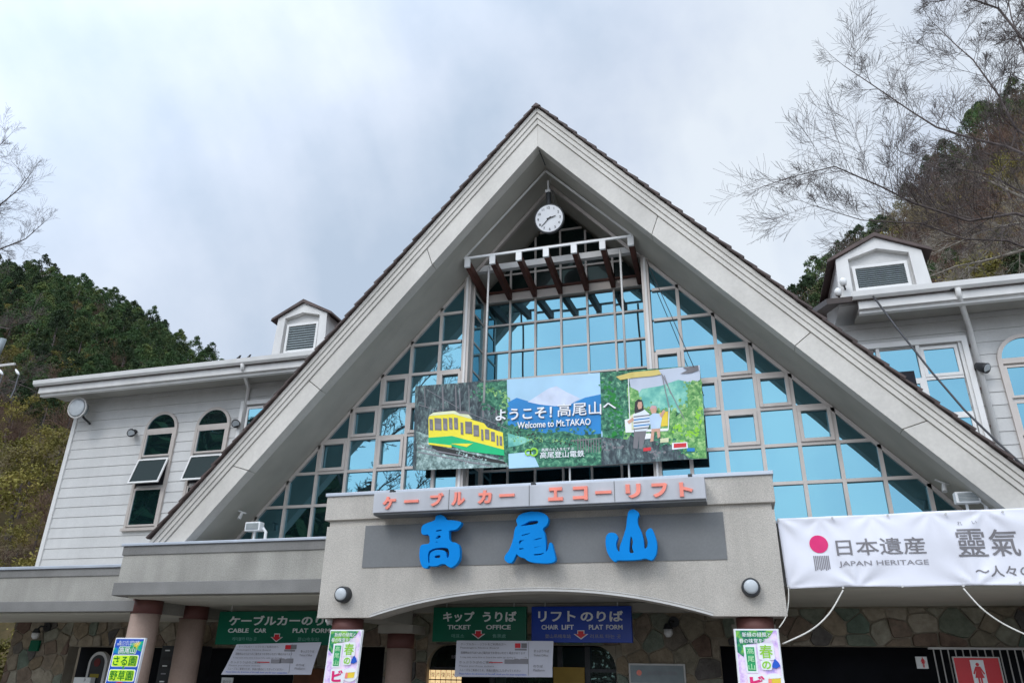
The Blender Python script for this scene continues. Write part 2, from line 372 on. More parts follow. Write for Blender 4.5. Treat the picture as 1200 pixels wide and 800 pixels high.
# arched and square windows of the wings
def ring(mb, cx, cz, r0, r1, y0, y1, n=18):
    for i in range(n):
        a, b = math.pi*i/n, math.pi*(i+1)/n
        mb.prism([(cx+r0*math.cos(a), cz+r0*math.sin(a)), (cx+r1*math.cos(a), cz+r1*math.sin(a)), (cx+r1*math.cos(b), cz+r1*math.sin(b)), (cx+r0*math.cos(b), cz+r0*math.sin(b))], y0, y1)
def frame_box(mb, x0, x1, z0, z1, w, y0, y1):
    mb.box(x0, x0+w, y0, y1, z0, z1); mb.box(x1-w, x1, y0, y1, z0, z1); mb.box(x0+w, x1-w, y0, y1, z0, z0+w); mb.box(x0+w, x1-w, y0, y1, z1-w, z1)
def pane(parent, pts, Y, tilt=.9):
    """one sheet of glass, each tilted by a hair so that its reflection breaks from its neighbour's"""
    mb = MB(); mb.prism(pts, Y, Y+.012); o = mb.build('pane', M_glass, parent)
    o.rotation_euler = (R(rnd.gauss(0, tilt*.6)), 0, R(rnd.gauss(0, tilt*.6))); return o
def rect(x0, x1, z0, z1): return [(x0, z0), (x1, z0), (x1, z1), (x0, z1)]
def arched_window(cx, zb, zspring, hw, zs, ajar):
    """zs: transom heights from the top down"""
    f = MB(); Y0, Y1 = WY-.075, WY+.01
    ring(f, cx, zspring, hw-.075, hw, Y0, Y1)
    f.box(cx-hw, cx-hw+.075, Y0, Y1, zb, zspring); f.box(cx+hw-.075, cx+hw, Y0, Y1, zb, zspring)
    f.box(cx-hw-.05, cx+hw+.05, Y0-.03, Y1, zb-.07, zb)
    f.box(cx-hw+.075, cx+hw-.075, Y0+.006, Y1, zspring-.06, zspring+.05)
    for a in (45, 90, 135):
        c, s = math.cos(R(a)), math.sin(R(a)); n = (-s*.014, c*.014); r = hw-.07
        f.prism([(cx+n[0], zspring+.04+n[1]), (cx-n[0], zspring+.04-n[1]), (cx-n[0]+c*r, zspring+s*r-n[1]), (cx+n[0]+c*r, zspring+s*r+n[1])], Y0+.03, Y0+.045)
    win = f.build('arched_window', M_mull, ST)
    pane(win, circ(cx, zspring+.04, hw-.08, 16, 0, math.pi, True), WY-.052)
    x0, x1 = cx-hw+.075, cx+hw-.075; top = zspring-.06
    for i, (za, zb_) in enumerate(zs):
        g_ = MB(); frame_box(g_, x0+.004, x1-.004, zb_, za, .045, Y0+.012, Y1)
        if i == ajar:
            s_ = MB(); frame_box(s_, x0-.03, x1+.03, zb_-.02, za, .04, WY-.11, WY-.075); sash = s_.build('open_sash', M_whitefr, win)
            p = MB().prism(rect(x0+.01, x1-.01, zb_+.02, za-.04), WY-.095, WY-.085).build('pane', M_glassd, win)  # the dark mirrored trees are put into this pane's material
            for o in (sash, p):   # hinged at the top, pushed out at the foot
                wpos = WORLD[o.name]; hinge = Vector((cx, WY-.09, za)); M = Matrix.Rotation(R(-17), 3, 'X')
                nw = hinge+M@(wpos-hinge); o.location = nw-WORLD[win.name]; o.rotation_euler = (R(-17), 0, 0)
            MB().box(x0, x1, WY-.04, WY-.036, zb_, za).build('opening', M_dark, win)
        else:
            g_.build('sash', M_mull, win); pane(win, rect(x0+.05, x1-.05, zb_+.045, za-.045), WY-.045)
    return win
ZS = [(5.62, 4.98), (4.90, 4.22), (4.15, 3.19)]
arched_window(-14.22, 3.15, 5.68, .51, ZS, 1)
arched_window(-12.62, 3.15, 5.68, .51, ZS, 1)
arched_window(5.82, 3.15, 5.68, .53, [(5.58, 4.92), (4.85, 4.18), (4.12, 3.19)], -1)
def block_window(xs, zs, sash_cells, x0, x1, zb, zt, flip=False):
    f = MB(); Y0, Y1 = WY-.12, WY+.01
    f.box(x0, x1, Y0, Y1, zt-.11, zt); f.box(x0, x0+.10, Y0, Y1, zb, zt-.11); f.box(x1-.10, x1, Y0, Y1, zb, zt-.11); f.box(x0, x1, Y0, Y1, zb-.1, zb)
    f.box(x0+.10, x0+.16, Y0+.05, Y1, zb, zt-.11); f.box(x1-.16, x1-.10, Y0+.05, Y1, zb, zt-.11)
    for x in xs[1:-1]: f.box(x-.035, x+.035, Y0+.03, Y1, zb, zt-.11)
    for i in range(len(xs)-1):
        for z in zs[1:-1]: f.box(xs[i]+.035, xs[i+1]-.035, Y0+.034, Y1, z-.03, z+.03)
    win = f.build('window', M_whitefr, ST)
    for i in range(len(xs)-1):
        for j in range(len(zs)-1):
            a, b, c, d = xs[i]+.035, xs[i+1]-.035, zs[j+1]+.03, zs[j]-.03
            if (i, j) in sash_cells:
                s_ = MB(); frame_box(s_, a, b, c, d, .06, Y0+.02, Y0+.06); s_.build('sash', M_whitefr, win)
                pane(win, rect(a+.05, b-.05, c+.05, d-.05), Y0+.045)
            else: pane(win, rect(a, b, c, d), Y0+.07)
block_window([2.62, 3.20, 3.94, 4.68], [6.13, 5.43, 4.68, 3.95, 3.3], {(2, 0), (0, 1), (1, 1), (2, 2), (1, 3)}, 2.46, 4.84, 3.2, 6.27)
# mirrored block of the left wing; only its left column shows beside the verge
block_window([-11.68, -10.94, -10.2, -9.5], [6.13, 5.43, 4.68, 3.95, 3.3], {(0, 0), (1, 1), (0, 2)}, -11.84, -9.34, 3.2, 6.27)

# dormers
def dormer(cx, hw, zb, zs_, za):
    y0 = 14.93; f = MB()
    outer = [(cx-hw, zb), (cx-hw*.93, zs_), (cx, za), (cx+hw*.93, zs_), (cx+hw, zb)]
    iw = hw*.68; inner = [(cx-iw, zb+.22), (cx-iw*.97, zs_-.02), (cx, za-.26), (cx+iw*.97, zs_-.02), (cx+iw, zb+.22)]
    for i in range(4): f.prism([outer[i], outer[i+1], inner[i+1], inner[i]], y0, y0+.16)
    f.prism([outer[0], inner[0], inner[4], outer[4]], y0, y0+.16)
    d = f.build('dormer', M_trim, ST)
    MB().prism(inner, y0+.13, y0+.2).build('recess_board', M_siding, d)
    body = MB().prism([(x, z-.02) for x, z in outer], y0+.16, y0+2.2).build('cheek', M_siding, d)
    s_ = MB(); wz0, wz1 = zb+.24, zs_-.17; ww = iw*.88
    frame_box(s_, cx-ww, cx+ww, wz0, wz1, .06, y0+.06, y0+.14); fr = s_.build('louvre_frame', M_whitefr, d)
    n = 10; h = (wz1-wz0-.12)/n
    for i in range(n):
        z = wz0+.06+i*h
        MB().loft([(cx-ww+.06, y0+.075, z), (cx-ww+.06, y0+.085, z-.004), (cx-ww+.06, y0+.125, z+h-.01), (cx-ww+.06, y0+.115, z+h-.006)], [(cx+ww-.06, y0+.075, z), (cx+ww-.06, y0+.085, z-.004), (cx+ww-.06, y0+.125, z+h-.01), (cx+ww-.06, y0+.115, z+h-.006)]).build('louvre_slat', M_louv, d)
    for s in (-1, 1):
        p = [(cx, za+.09), (cx+s*(hw+.10), zs_+.0), (cx+s*(hw+.12), zs_-.07), (cx, za+.0)]
        MB().prism(p, y0-.07, y0+2.4).build('dormer_roof', M_tile, d)
    return d
dL0, dL1 = at(318, 420, 14.93), at(386, 366, 14.93); 
xa, xb = at(317, 419, 14.93).x, at(385.6, 366, 14.93).x
dormer((xa+xb)/2, (xb-xa)/2, 7.02, at(322, 374, 14.93).z, at(357.5, 355, 14.93).z)
cR = (at(984, 352, 14.93).x+at(1095, 340, 14.93).x)/2; hwR = (at(1095, 340, 14.93).x-at(984, 352, 14.93).x)/2
dormer(cR, hwR, 7.02, at(1084, 292, 14.93).z, at(1034, 277, 14.93).z)

# ---- the great gable
YB, YG = 12.2, 13.5
AO, MO = 11.02, 1.15; AI, MI = 10.06, 1.136; AG, MG = 9.95, 1.118; ZF = 1.95
def edge(f, side, z):           # point on the line a fraction f from outer to inner barge edge, at height z
    a = AO+(AI-AO)*f; m = MO+(MI-MO)*f; return XC+side*(a-z)/m
roof = MB()
for s in (-1, 1):
    roof.loft([(XC, YB+.12, AO+.02), (edge(0, s, ZF), YB+.12, ZF+.02), (edge(.25, s, ZF), YB+.12, ZF+.02), (XC, YB+.12, AO+(AI-AO)*.25)],
              [(XC, 24.0, AO+.02), (edge(0, s, ZF), 24.0, ZF+.02), (edge(.25, s, ZF), 24.0, ZF+.02), (XC, 24.0, AO+(AI-AO)*.25)])
GR = roof.build('gable_roof', M_tile, ST)
lay = [(0, .13, 0.0), (.135, .27, .03), (.275, .41, .055), (.42, 1.0, .085)]
for s in (-1, 1):
    for f0, f1, dy in lay:
        cuts = [0, 1] if f1 < .9 else [0, .31, .62, .81, 1]
        for a, b in zip(cuts, cuts[1:]):
            def pt(f, u, first, g=.0):
                a_ = AO+(AI-AO)*f; z = a_-(a_-ZF)*u; return (XC+s*(a_-z)/(MO+(MI-MO)*f), z)
            ga = .0006 if a > 0 else 0
            MB().prism([pt(f0, a+ga, 0), pt(f0, b-.0006*(b < 1), 0), pt(f1, b-.0006*(b < 1), 0), pt(f1, a+ga, 0)], YB+dy-.08, YB+.25).build('barge_board', M_barge, GR, bevel=.006)
    # soffit between the barge board and the glazing
    o1 = [(XC, YB+.1, AI+.01), (edge(1, s, ZF), YB+.1, ZF)]; o2 = [(XC, YG+.15, AG), (XC+s*(AG-ZF)/MG, YG+.15, ZF)]
    t = .12
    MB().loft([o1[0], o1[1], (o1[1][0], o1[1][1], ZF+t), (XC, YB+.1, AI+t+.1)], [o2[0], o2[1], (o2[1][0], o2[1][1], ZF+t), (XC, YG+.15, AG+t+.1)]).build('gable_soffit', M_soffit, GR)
    # trim where the soffit meets the glass
    tr = MB(); za, zb = AG, ZF
    tr.prism([(XC, AG+.0), (XC+s*(AG-zb)/MG, zb), (XC+s*(AG-zb)/MG-s*.09, zb), (XC, AG-.10)], YG-.05, YG+.03); tr.build('verge_trim', M_mull, GR)
    # a batten on the soffit from the ridge down to the timber frame
    tb = MB().tube([(XC, 12.9, 9.93), (XC+s*1.79, 12.9, 8.0)], .026, 6).build('soffit_batten', M_grey, GR)
# verge tiles, lapped
tm = None; ln = math.hypot(1, MO); pitch = .298
for s in (-1, 1):
    ang = math.atan(MO)
    for i in range(41):
        u = i*pitch
        if AO-MO*u/ln < 2.42: break
        if tm is None or s == 1 and i == 0:
            mb = MB(); L_ = .36
            a = [(0, 0, 0), (L_, 0, .0), (L_, 0, .042), (0, 0, .022)]
            mb.loft([(x, -.15, z) for x, y, z in a], [(x, .35, z) for x, y, z in a])
            me = bpy.data.meshes.new('roof_tile'); me.from_pydata([(s*x, y, z) for x, y, z in mb.v], [], mb.f if s > 0 else [f[::-1] for f in mb.f]); me.materials.append(M_tile); tm = me
        o = bpy.data.objects.new('roof_tile', tm); COL.objects.link(o)
        d = u/ln; place(o, (XC+s*d, YB+rnd.uniform(-.012, .012), AO-MO*d+.005+rnd.uniform(0, .006)), GR)
        o.rotation_euler = (0, s*(ang-R(3.2+rnd.uniform(-.5, .5))), 0)
MB().loft([(XC-.10, YB-.16, AO-.03), (XC, YB-.16, AO+.06), (XC+.10, YB-.16, AO-.03)], [(XC-.10, 24, AO+.02), (XC, 24, AO+.10), (XC+.10, 24, AO+.02)]).build('ridge_cap', M_tile, GR)

# ---- glazing of the gable
def ztop(x): return AG-MG*abs(x-XC)
def clip(poly, a, b, c):        # keep a*x+b*z<=c
    out_ = []
    for i in range(len(poly)):
        p, q = poly[i], poly[(i+1) % len(poly)]; dp_, dq = a*p[0]+b*p[1]-c, a*q[0]+b*q[1]-c
        if dp_ <= 0: out_.append(p)
        if dp_*dq < 0:
            t = dp_/(dp_-dq); out_.append((p[0]+(q[0]-p[0])*t, p[1]+(q[1]-p[1])*t))
    return out_
ZG = [7.72, 7.04, 6.37, 5.70, 5.04, 4.38, 3.70, 3.03, 2.36, 1.9]
XR = [-1.16, -.60, .03, .65, 1.26, 1.88, 2.51, 3.14, 3.77]; XL = [-5.04, -5.58, -6.22, -6.85, -7.50, -8.165, -8.81, -9.45, -10.1]
mw = .032; GW2 = {}
for X in (XR, XL):
    s = 1 if X is XR else -1; gw = MB()
    for x in X[1:-1]: gw.box(x-mw, x+mw, YG-.05, YG+.05, 1.9, ztop(x)-.03)
    for k, zz in enumerate(ZG[:-1]):
        xe = (AG-zz)/MG; x0, x1 = sorted((X[0]+s*.07, XC+s*xe-s*.03))
        if (x1-x0) > .05: gw.box(x0, x1, YG-.044, YG+.04, zz-.028, zz+.028)
    GW2[s] = gw.build('glass_wall', M_mull, ST)
GWALL = GW2[1]
for x in (-1.20, -5.00):        # the two broad posts beside the recessed bay
    MB().box(x-.075, x+.075, YG-.09, YG+.10, 1.9, ztop(x)+.05).build('post', M_mull, GW2[1 if x > XC else -1], bevel=.008)
    MB().box(x-.022, x+.022, YG-.115, YG-.092, 1.9, ztop(x)-.03).build('post_cover', M_whitefr, GW2[1 if x > XC else -1])
SR = {(2, 3), (3, 4), (4, 5), (2, 5), (0, 3), (1, 4)}; SLs = {(2, 3), (3, 4), (4, 5), (2, 5), (1, 4), (0, 3)}
for X, S in ((XR, SR), (XL, SLs)):
    s = 1 if X is XR else -1
    for i in range(len(X)-1):
        for j in range(len(ZG)-1):
            x0, x1 = sorted((X[i], X[i+1])); z1, z0 = ZG[j], ZG[j+1]
            p = rect(x0+mw*.8, x1-mw*.8, z0+.02, z1-.02)
            p = clip(p, s*MG, 1, AG+s*MG*XC)
            if len(p) < 3: continue
            ar = abs(sum(p[k][0]*p[(k+1) % len(p)][1]-p[(k+1) % len(p)][0]*p[k][1] for k in range(len(p))))/2
            if ar < .02: continue
            pane(GW2[s], p, YG+.005)
            if (i, j) in S:
                f = MB(); frame_box(f, x0+mw+.002, x1-mw-.002, z0+.03, z1-.03, .062, YG-.075, YG+.002); f.build('sash', M_mull, GW2[s], bevel=.004)
# recessed bay
YR_ = 14.35; bx0, bx1 = -4.86, -1.30
mx_ = [bx0, -4.30, -3.72, -3.14, -2.56, -1.97, bx1]
zb_rows = [9.85, 9.3, 8.92, 8.30, 7.84]; zl_rows = [7.58, 7.04, 6.39, 5.74, 5.08, 4.42, 3.76, 3.1, 2.4, 1.9]
bf = MB()
def zt2(x): return AG-.10-MG*abs(x-XC)
for x in mx_[1:-1]: bf.box(x-.022, x+.022, YR_-.04, YR_+.04, 1.9, zt2(x))
for x in (bx0, bx1-.0): bf.box(x-.03, x+.03, YR_-.05, YR_+.05, 1.9, zt2(x))
for zz in zb_rows[1:4]+zl_rows[1:-1]:
    hwid = min(1.78, (AG-.10-zz)/MG); bf.box(max(bx0+.03, XC-hwid), min(bx1-.03, XC+hwid), YR_-.034, YR_+.03, zz-.02, zz+.02)
BAY = bf.build('bay_window', M_mull, ST)
MB().box(bx0+.03, bx1-.03, YR_-.09, YR_+.06, 7.60, 7.80).build('header_beam', M_mull, BAY, bevel=.006)
MB().box(bx0+.03, bx1-.03, YR_-.13, YR_-.0, 7.802, 7.85).build('timber_ledger', M_wood, BAY)
rows = list(zip(zb_rows, zb_rows[1:]))+list(zip(zl_rows, zl_rows[1:]))
for (z1, z0) in rows:
    for x0, x1 in zip(mx_, mx_[1:]):
        p = rect(x0+.02, x1-.02, z0+.015, z1-.015)
        for s in (-1, 1): p = clip(p, s*MG, 1, AG-.10+s*MG*XC) if p else p
        if len(p) >= 3:
            o = pane(BAY, p, YR_+.005)
            if z0 > 7.8: o.data.materials[0] = M_glassd  # dark reflection under the ridge set by a darkened glass copy
for sx, nx in ((bx0-.05, 1), (bx1+.05, -1)):     # glazed sides of the recess
    sf = MB(); sf.box(sx-.02, sx+.02, YG+.10, YG+.14, 1.9, 8.0); sf.box(sx-.02, sx+.02, YR_-.09, YR_-.055, 1.9, 8.0)
    for zz in zl_rows[:-1]: sf.box(sx-.018, sx+.018, YG+.14, YR_-.09, zz-.02, zz+.02)
    side = sf.build('recess_side', M_mull, BAY)
for zz, z0 in zip(zl_rows, zl_rows[1:]):
    for sx in (bx0-.05, bx1+.05):
        MB().box(sx-.004, sx+.004, YG+.14, YR_-.09, z0+.02, zz-.02).build('pane', M_glass, BAY)
# ceiling of the recess and the dark room behind the glass
for s in (-1, 1):
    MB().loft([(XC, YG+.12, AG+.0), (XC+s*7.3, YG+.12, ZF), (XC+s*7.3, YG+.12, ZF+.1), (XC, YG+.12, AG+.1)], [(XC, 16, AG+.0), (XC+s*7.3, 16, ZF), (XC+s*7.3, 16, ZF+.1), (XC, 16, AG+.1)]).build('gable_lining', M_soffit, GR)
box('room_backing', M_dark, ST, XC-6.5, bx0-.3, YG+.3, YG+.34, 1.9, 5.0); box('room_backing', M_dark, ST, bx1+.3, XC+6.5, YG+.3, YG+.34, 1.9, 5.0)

# ---- ledges (flat roofs over the ground floor)
def ledge(x0, x1, Y, zs, yb, proud=.035, nm='ledge'):
    z0, z1, z2, z3, z4 = zs          # bottom, band top, main top, upper band top, flashing top
    L0 = MB().box(x0, x1, Y+proud, yb, z0, z3).build(nm, M_ledge, ST)
    o = MB().box(x0-.05, x1, Y, Y+proud+.02, z0-.004, z1).build('lower_band', M_stucco_d, L0, bevel=.008)
    MB().box(x0-.02, x1, Y+.012, Y+proud+.02, z2, z3-.004).build('upper_band', M_stucco_d, L0, bevel=.006)
    MB().box(x0-.045, x1, Y-.025, Y+.5, z3, z4).build('coping', M_flash, L0, bevel=.008)
    MB().box(x0+.12, x1, Y+.25, 15.55, z0-.03, z0-.005).build('soffit', M_cream, L0)
    return L0
CX0, CX1 = -6.84, .62
ledge(-11.35, CX0+.02, 12.1, (1.215, 1.44, 1.944, 2.11, 2.16), 15.6)
ledge(CX1-.02, 5.09, 12.1, (1.215, 1.44, 1.944, 2.11, 2.16), 15.6)
ledge(-20.5, -11.32, 12.7, (.976, 1.172, 1.654, 1.807, 1.866), 15.6, nm='ledge')
ledge(5.06, 12.5, 12.7, (.976, 1.172, 1.654, 1.807, 1.866), 15.6, nm='ledge')
box('return_band', M_stucco_d, ST, -11.40, -11.345, 12.14, 15.5, 1.205, 1.42)
# ---- canopy with its shallow arch
arch = [(640, 693), (540, 704), (740, 702)]
def arc_z(x):
    t = (x-XC)/2.73; return .785+.375*(1-abs(t)**2.15)
n = 36; ax0, ax1 = XC-2.73, XC+2.73
bot = [(CX0+.0, .78), (ax0, .785)]+[(ax0+(ax1-ax0)*i/n, arc_z(ax0+(ax1-ax0)*i/n)) for i in range(1, n)]+[(ax1, .785), (CX1, .78)]
cn = MB()
pts = bot
for a, b in zip(pts, pts[1:]): cn.prism([a, b, (b[0], 2.28), (a[0], 2.28)], 11.84, 12.30)
cn2 = MB(); k = len(pts)
cn2.prism(bot+[(CX1, 2.28), (CX0, 2.28)], 11.84, 12.30)
CAN = cn2.build('canopy', M_stucco, ST)
MB().box(CX0+.03, CX1-.03, 11.87, 12.6, 2.28, 2.385).build('canopy_groove', M_stucco, CAN)
MB().box(CX0-.05, CX1+.03, 11.81, 13.45, 2.385, 2.80).build('canopy_cap', M_stucco, CAN, bevel=.01)
MB().box(CX0-.07, CX1+.05, 11.78, 13.45, 2.80, 2.86).build('coping', M_flash, CAN, bevel=.008)
MB().box(CX0+.02, CX1-.02, 12.31, 13.45, 1.25, 2.384).build('canopy_body', M_stucco, CAN)
MB().box(-6.09, -.125, 11.825, 11.86, 1.575, 2.27).build('name_panel', M_panel, CAN)
ed = MB()
for i in range(n):                  # thin moulding that follows the arch
    x0, x1 = ax0+(ax1-ax0)*i/n, ax0+(ax1-ax0)*(i+1)/n; a, b = arc_z(x0), arc_z(x1)
    ed.prism([(x0, a-.0), (x1, b-.0), (x1, b+.028), (x0, a+.028)], 11.815, 11.838)
    ed.prism([(x0, a+.045), (x1, b+.045), (x1, b+.056), (x0, a+.056)], 11.83, 11.838)
ed.build('arch_moulding', M_grey, CAN)
MB().box(CX0+.02, CX1-.02, 12.31, 15.58, 1.19, 1.22).build('porch_ceiling', M_conc, CAN)
for x in (-6.43, .17):
    MB().box(x-.3, x+.3, 12.31, 14.2, .80, 1.18).build('side_beam', M_conc, CAN)
MB().box(CX0+.4, CX1-.4, 14.3, 14.65, 1.03, 1.18).build('cross_beam', M_conc, CAN)
# ---- columns
def column(x, y, zt, r=.275):
    c = MB().tube([(x, y, GZ), (x, y, zt-.26)], r, 28).build('column', M_col, ST, smooth=False)
    c.data.polygons.foreach_set('use_smooth', [len(p.vertices) == 4 for p in c.data.polygons])
    b = MB().tube([(x, y, zt-.262), (x, y, zt)], r+.012, 28).build('red_band', M_colred, c)
    b.data.polygons.foreach_set('use_smooth', [len(p.vertices) == 4 for p in b.data.polygons])
for x in (-11.28, 5.02):
    column(x, 12.97, 1.20); column(x, 14.4, 1.185)
for x in (-6.43, .17):
    column(x, 12.17, .78, .25); column(x, 14.4, .65 if x < 0 else .65, .25)
    MB().box(x-.36, x+.36, 14.1, 14.75, .65, .8).build('capital', M_conc, ST)

# ---- stone ground floor: core with openings, then individual stones
SX0, SX1, SY = -17.35, 12.3, 15.56
opens = [(-15.55, -9.4, -1.7, .40), (-8.6, -7.3, -1.7, .45), (-6.32, -2.42, -1.7, .50), (-.46, 9.4, -1.7, .51)]
SW = MB(); edges_ = [SX0]+[v for o in opens for v in o[:2]]+[SX1]
for a, b in zip(edges_[::2], edges_[1::2]): SW.box(a, b, SY-.0, SY+.3, GZ, 1.19)
for x0, x1, z0, z1 in opens: SW.box(x0, x1, SY, SY+.3, z1, 1.19)
SW.box(SX0, SX1, SY+2.0, SY+2.1, GZ, 1.19); SW.box(SX0, SX1, SY+.3, SY+2.0, .75, .8)
SWALL = SW.build('stone_wall', M_mortar, ST)
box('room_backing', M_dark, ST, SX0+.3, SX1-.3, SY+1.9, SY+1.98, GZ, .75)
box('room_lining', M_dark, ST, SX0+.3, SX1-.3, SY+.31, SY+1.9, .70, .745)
def voronoi(x0, x1, z0, z1, sx, sz):
    seeds = []; nx = int((x1-x0)/sx); nz = max(1, round((z1-z0)/sz))
    for j in range(-1, nz+1):
        for i in range(-1, nx+1):
            seeds.append((x0+(i+.5+(j % 2)*.5+rnd.uniform(-.42, .42))*sx, z0+(j+.5+rnd.uniform(-.42, .42))*sz))
    for c in seeds:
        p = rect(x0, x1, z0, z1)
        for d in seeds:
            if d is c or abs(d[0]-c[0]) > sx*3 or abs(d[1]-c[1]) > sz*3: continue
            a, b = d[0]-c[0], d[1]-c[1]; p = clip(p, a, b, a*(c[0]+d[0])/2+b*(c[1]+d[1])/2)
            if len(p) < 3: break
        if len(p) >= 3: yield p
def area(p): return abs(sum(p[k][0]*p[(k+1) % len(p)][1]-p[(k+1) % len(p)][0]*p[k][1] for k in range(len(p))))/2
def shrink(p, d):
    cx = sum(q[0] for q in p)/len(p); cz = sum(q[1] for q in p)/len(p)
    r = math.sqrt(area(p)/math.pi); k = max(.3, 1-d/r); return [(cx+(x-cx)*k, cz+(z-cz)*k) for x, z in p], (cx, cz)
ns = 0
def stones(x0, x1, z0, z1, sx, sz):
    global ns
    for p in voronoi(x0, x1, z0, z1, sx, sz):
        for ox0, ox1, oz0, oz1 in opens:
            xs = [q[0] for q in p]; zs = [q[1] for q in p]
            if max(xs) > ox0 and min(xs) < ox1 and min(zs) < oz1:
                c = [clip(p, 1, 0, ox0), clip(p, -1, 0, -ox1), clip(p, 0, -1, -oz1)]
                c = [q for q in c if len(q) >= 3]; p = max(c, key=area) if c else []
            if len(p) < 3: break
        if len(p) < 3 or area(p) < .008: continue
        q, c = shrink(p, .011); 
        # knock the corners off
        r_ = []
        for i in range(len(q)):
            a, b, d = q[i-1], q[i], q[(i+1) % len(q)]; t = rnd.uniform(.05, .16)
            r_ += [(b[0]+(a[0]-b[0])*t, b[1]+(a[1]-b[1])*t), (b[0]+(d[0]-b[0])*t, b[1]+(d[1]-b[1])*t)]
        q2, _ = shrink(r_, .010); th = rnd.uniform(.018, .05); tx, tz = rnd.uniform(-.06, .06), rnd.uniform(-.06, .06)
        lo = [(x, SY-.001, z) for x, z in r_]; m1 = [(x, SY-th*.6, z) for x, z in r_]
        hi = [(x, SY-th+tx*(x-c[0])+tz*(z-c[1]), z) for x, z in q2]
        mb = MB(); mb.v = hi+m1+lo; k = len(hi); mb.f = [tuple(range(k))]
        for a in (0, k): mb.f += [(a+i, a+k+i, a+k+(i+1) % k, a+(i+1) % k) for i in range(k)]
        o = mb.build('stone', M_stone, SWALL); ns += 1
stones(SX0, -15.55, -.75, 1.16, .34, .31)
stones(-15.55, -9.0, .0, 1.16, .36, .30)
stones(-9.0, 6.6, -.3, 1.16, .42, .33); print('stones', ns)
# door glazing in the middle opening: an arched-corner screen of two leaves
Yd = SY+.12
for s, x in ((1, -6.32), (-1, -2.42)):        # rounded stone corners
    MB().prism([(x, .50)]+[(x+s*(.42-.42*math.cos(a)), .08+.42*math.sin(a)) for a in [math.pi/2*i/8 for i in range(9)]][::-1], SY-.03, SY+.28).build('arch_corner', M_mortar, SWALL)
dr = MB(); dr.box(-6.3, -2.44, Yd, Yd+.06, .02, .08)
for x in (-4.95, -3.55, -3.0): dr.box(x-.05, x+.05, Yd-.01, Yd+.07, GZ, .48)
DOOR = dr.build('door_screen', M_dark2, ST)
for x0, x1 in ((-6.30, -5.0), (-4.90, -3.6), (-3.50, -3.05), (-2.95, -2.44)):
    for z0, z1 in ((GZ, .02), (.08, .47)): MB().box(x0, x1, Yd+.03, Yd+.04, z0, z1).build('pane', M_door, DOOR)

# ------------------------------------------------------------------ lettering and signs on the canopy
def px_shape(name, m, loops, Y, depth, parent=None, bevel=.012, org=(0, 0), k=10.):
    c = bpy.data.curves.new('t', 'CURVE'); c.dimensions = '2D'; c.fill_mode = 'BOTH'; c.extrude = depth/2; c.bevel_depth = bevel; c.bevel_resolution = 1
    for lp in loops:
        P = [at(org[0]+x/k, org[1]+y/k, Y) for x, y in lp]
        # round the outline a little
        Q = []
        for i in range(len(P)):
            a, b = P[i], P[(i+1) % len(P)]; Q += [a*.78+b*.22, a*.22+b*.78]
        sp = c.splines.new('POLY'); sp.points.add(len(Q)-1); sp.use_cyclic_u = True
        for i, q in enumerate(Q): sp.points[i].co = (q.x, q.z, 0, 1)
    return from_curve(c, lambda v: (v[0], Y-v[2], v[1])).build(name, m, parent)
LY = 11.62
TAKA = [[(320, 100), (370, 82), (420, 105), (440, 150), (520, 150), (610, 165), (618, 190), (575, 245), (540, 262), (475, 265), (470, 300), (478, 400), (570, 415), (600, 470), (597, 600), (560, 660), (500, 705), (460, 685), (425, 655), (385, 655), (330, 680), (270, 685), (240, 672), (215, 710), (170, 702), (140, 640), (128, 560), (138, 450), (170, 432), (255, 425), (245, 310), (170, 317), (148, 290), (158, 215), (210, 185), (315, 150)],
        [(315, 266), (388, 254), (390, 274), (325, 284)], [(310, 335), (378, 320), (378, 352), (330, 368), (310, 352), (352, 340)], [(318, 398), (345, 396), (345, 408), (318, 410)],
        [(225, 545), (240, 508), (290, 478), (380, 464), (462, 470), (482, 520), (470, 592), (445, 587), (440, 535), (420, 503), (330, 494), (262, 522), (247, 570), (250, 660), (228, 640)], [(303, 562), (374, 548), (372, 592), (303, 590)]]
O_ = [[(262, 190), (300, 130), (420, 98), (530, 103), (600, 128), (637, 180), (622, 250), (562, 300), (590, 350), (602, 440), (607, 520), (600, 575), (632, 545), (645, 465), (672, 460), (695, 550), (722, 660), (690, 692), (600, 702), (450, 690), (390, 670), (360, 640), (300, 625), (272, 598), (262, 585), (215, 692), (165, 697), (122, 660), (128, 610), (180, 550), (225, 430), (245, 290), (280, 258), (262, 215)],
      [(286, 270), (370, 235), (410, 208), (517, 198), (517, 236), (460, 252), (390, 260)], [(315, 378), (345, 360), (447, 342), (400, 364), (320, 386)], [(455, 427), (520, 406), (584, 398), (530, 422), (470, 434)],
      [(300, 430), (367, 430), (318, 447), (302, 485), (286, 462)], [(455, 514), (588, 492), (530, 510), (470, 522)], [(450, 594), (530, 588), (598, 572), (560, 603), (480, 614)], [(293, 522), (345, 524), (360, 532), (290, 547)]]
YAMA = [[(370, 95), (415, 70), (460, 85), (497, 120), (472, 180), (477, 250), (522, 340), (547, 430), (552, 540), (590, 520), (600, 450), (568, 350), (600, 300), (640, 293), (672, 360), (703, 470), (697, 590), (650, 667), (600, 655), (570, 640), (480, 660), (330, 665), (240, 662), (210, 687), (160, 640), (118, 560), (103, 460), (110, 380), (150, 343), (220, 350), (247, 400), (220, 470), (230, 540), (268, 577), (272, 500), (310, 400), (347, 280), (355, 180)],
        [(397, 370), (428, 440), (412, 520), (442, 582), (378, 587), (380, 480)]]
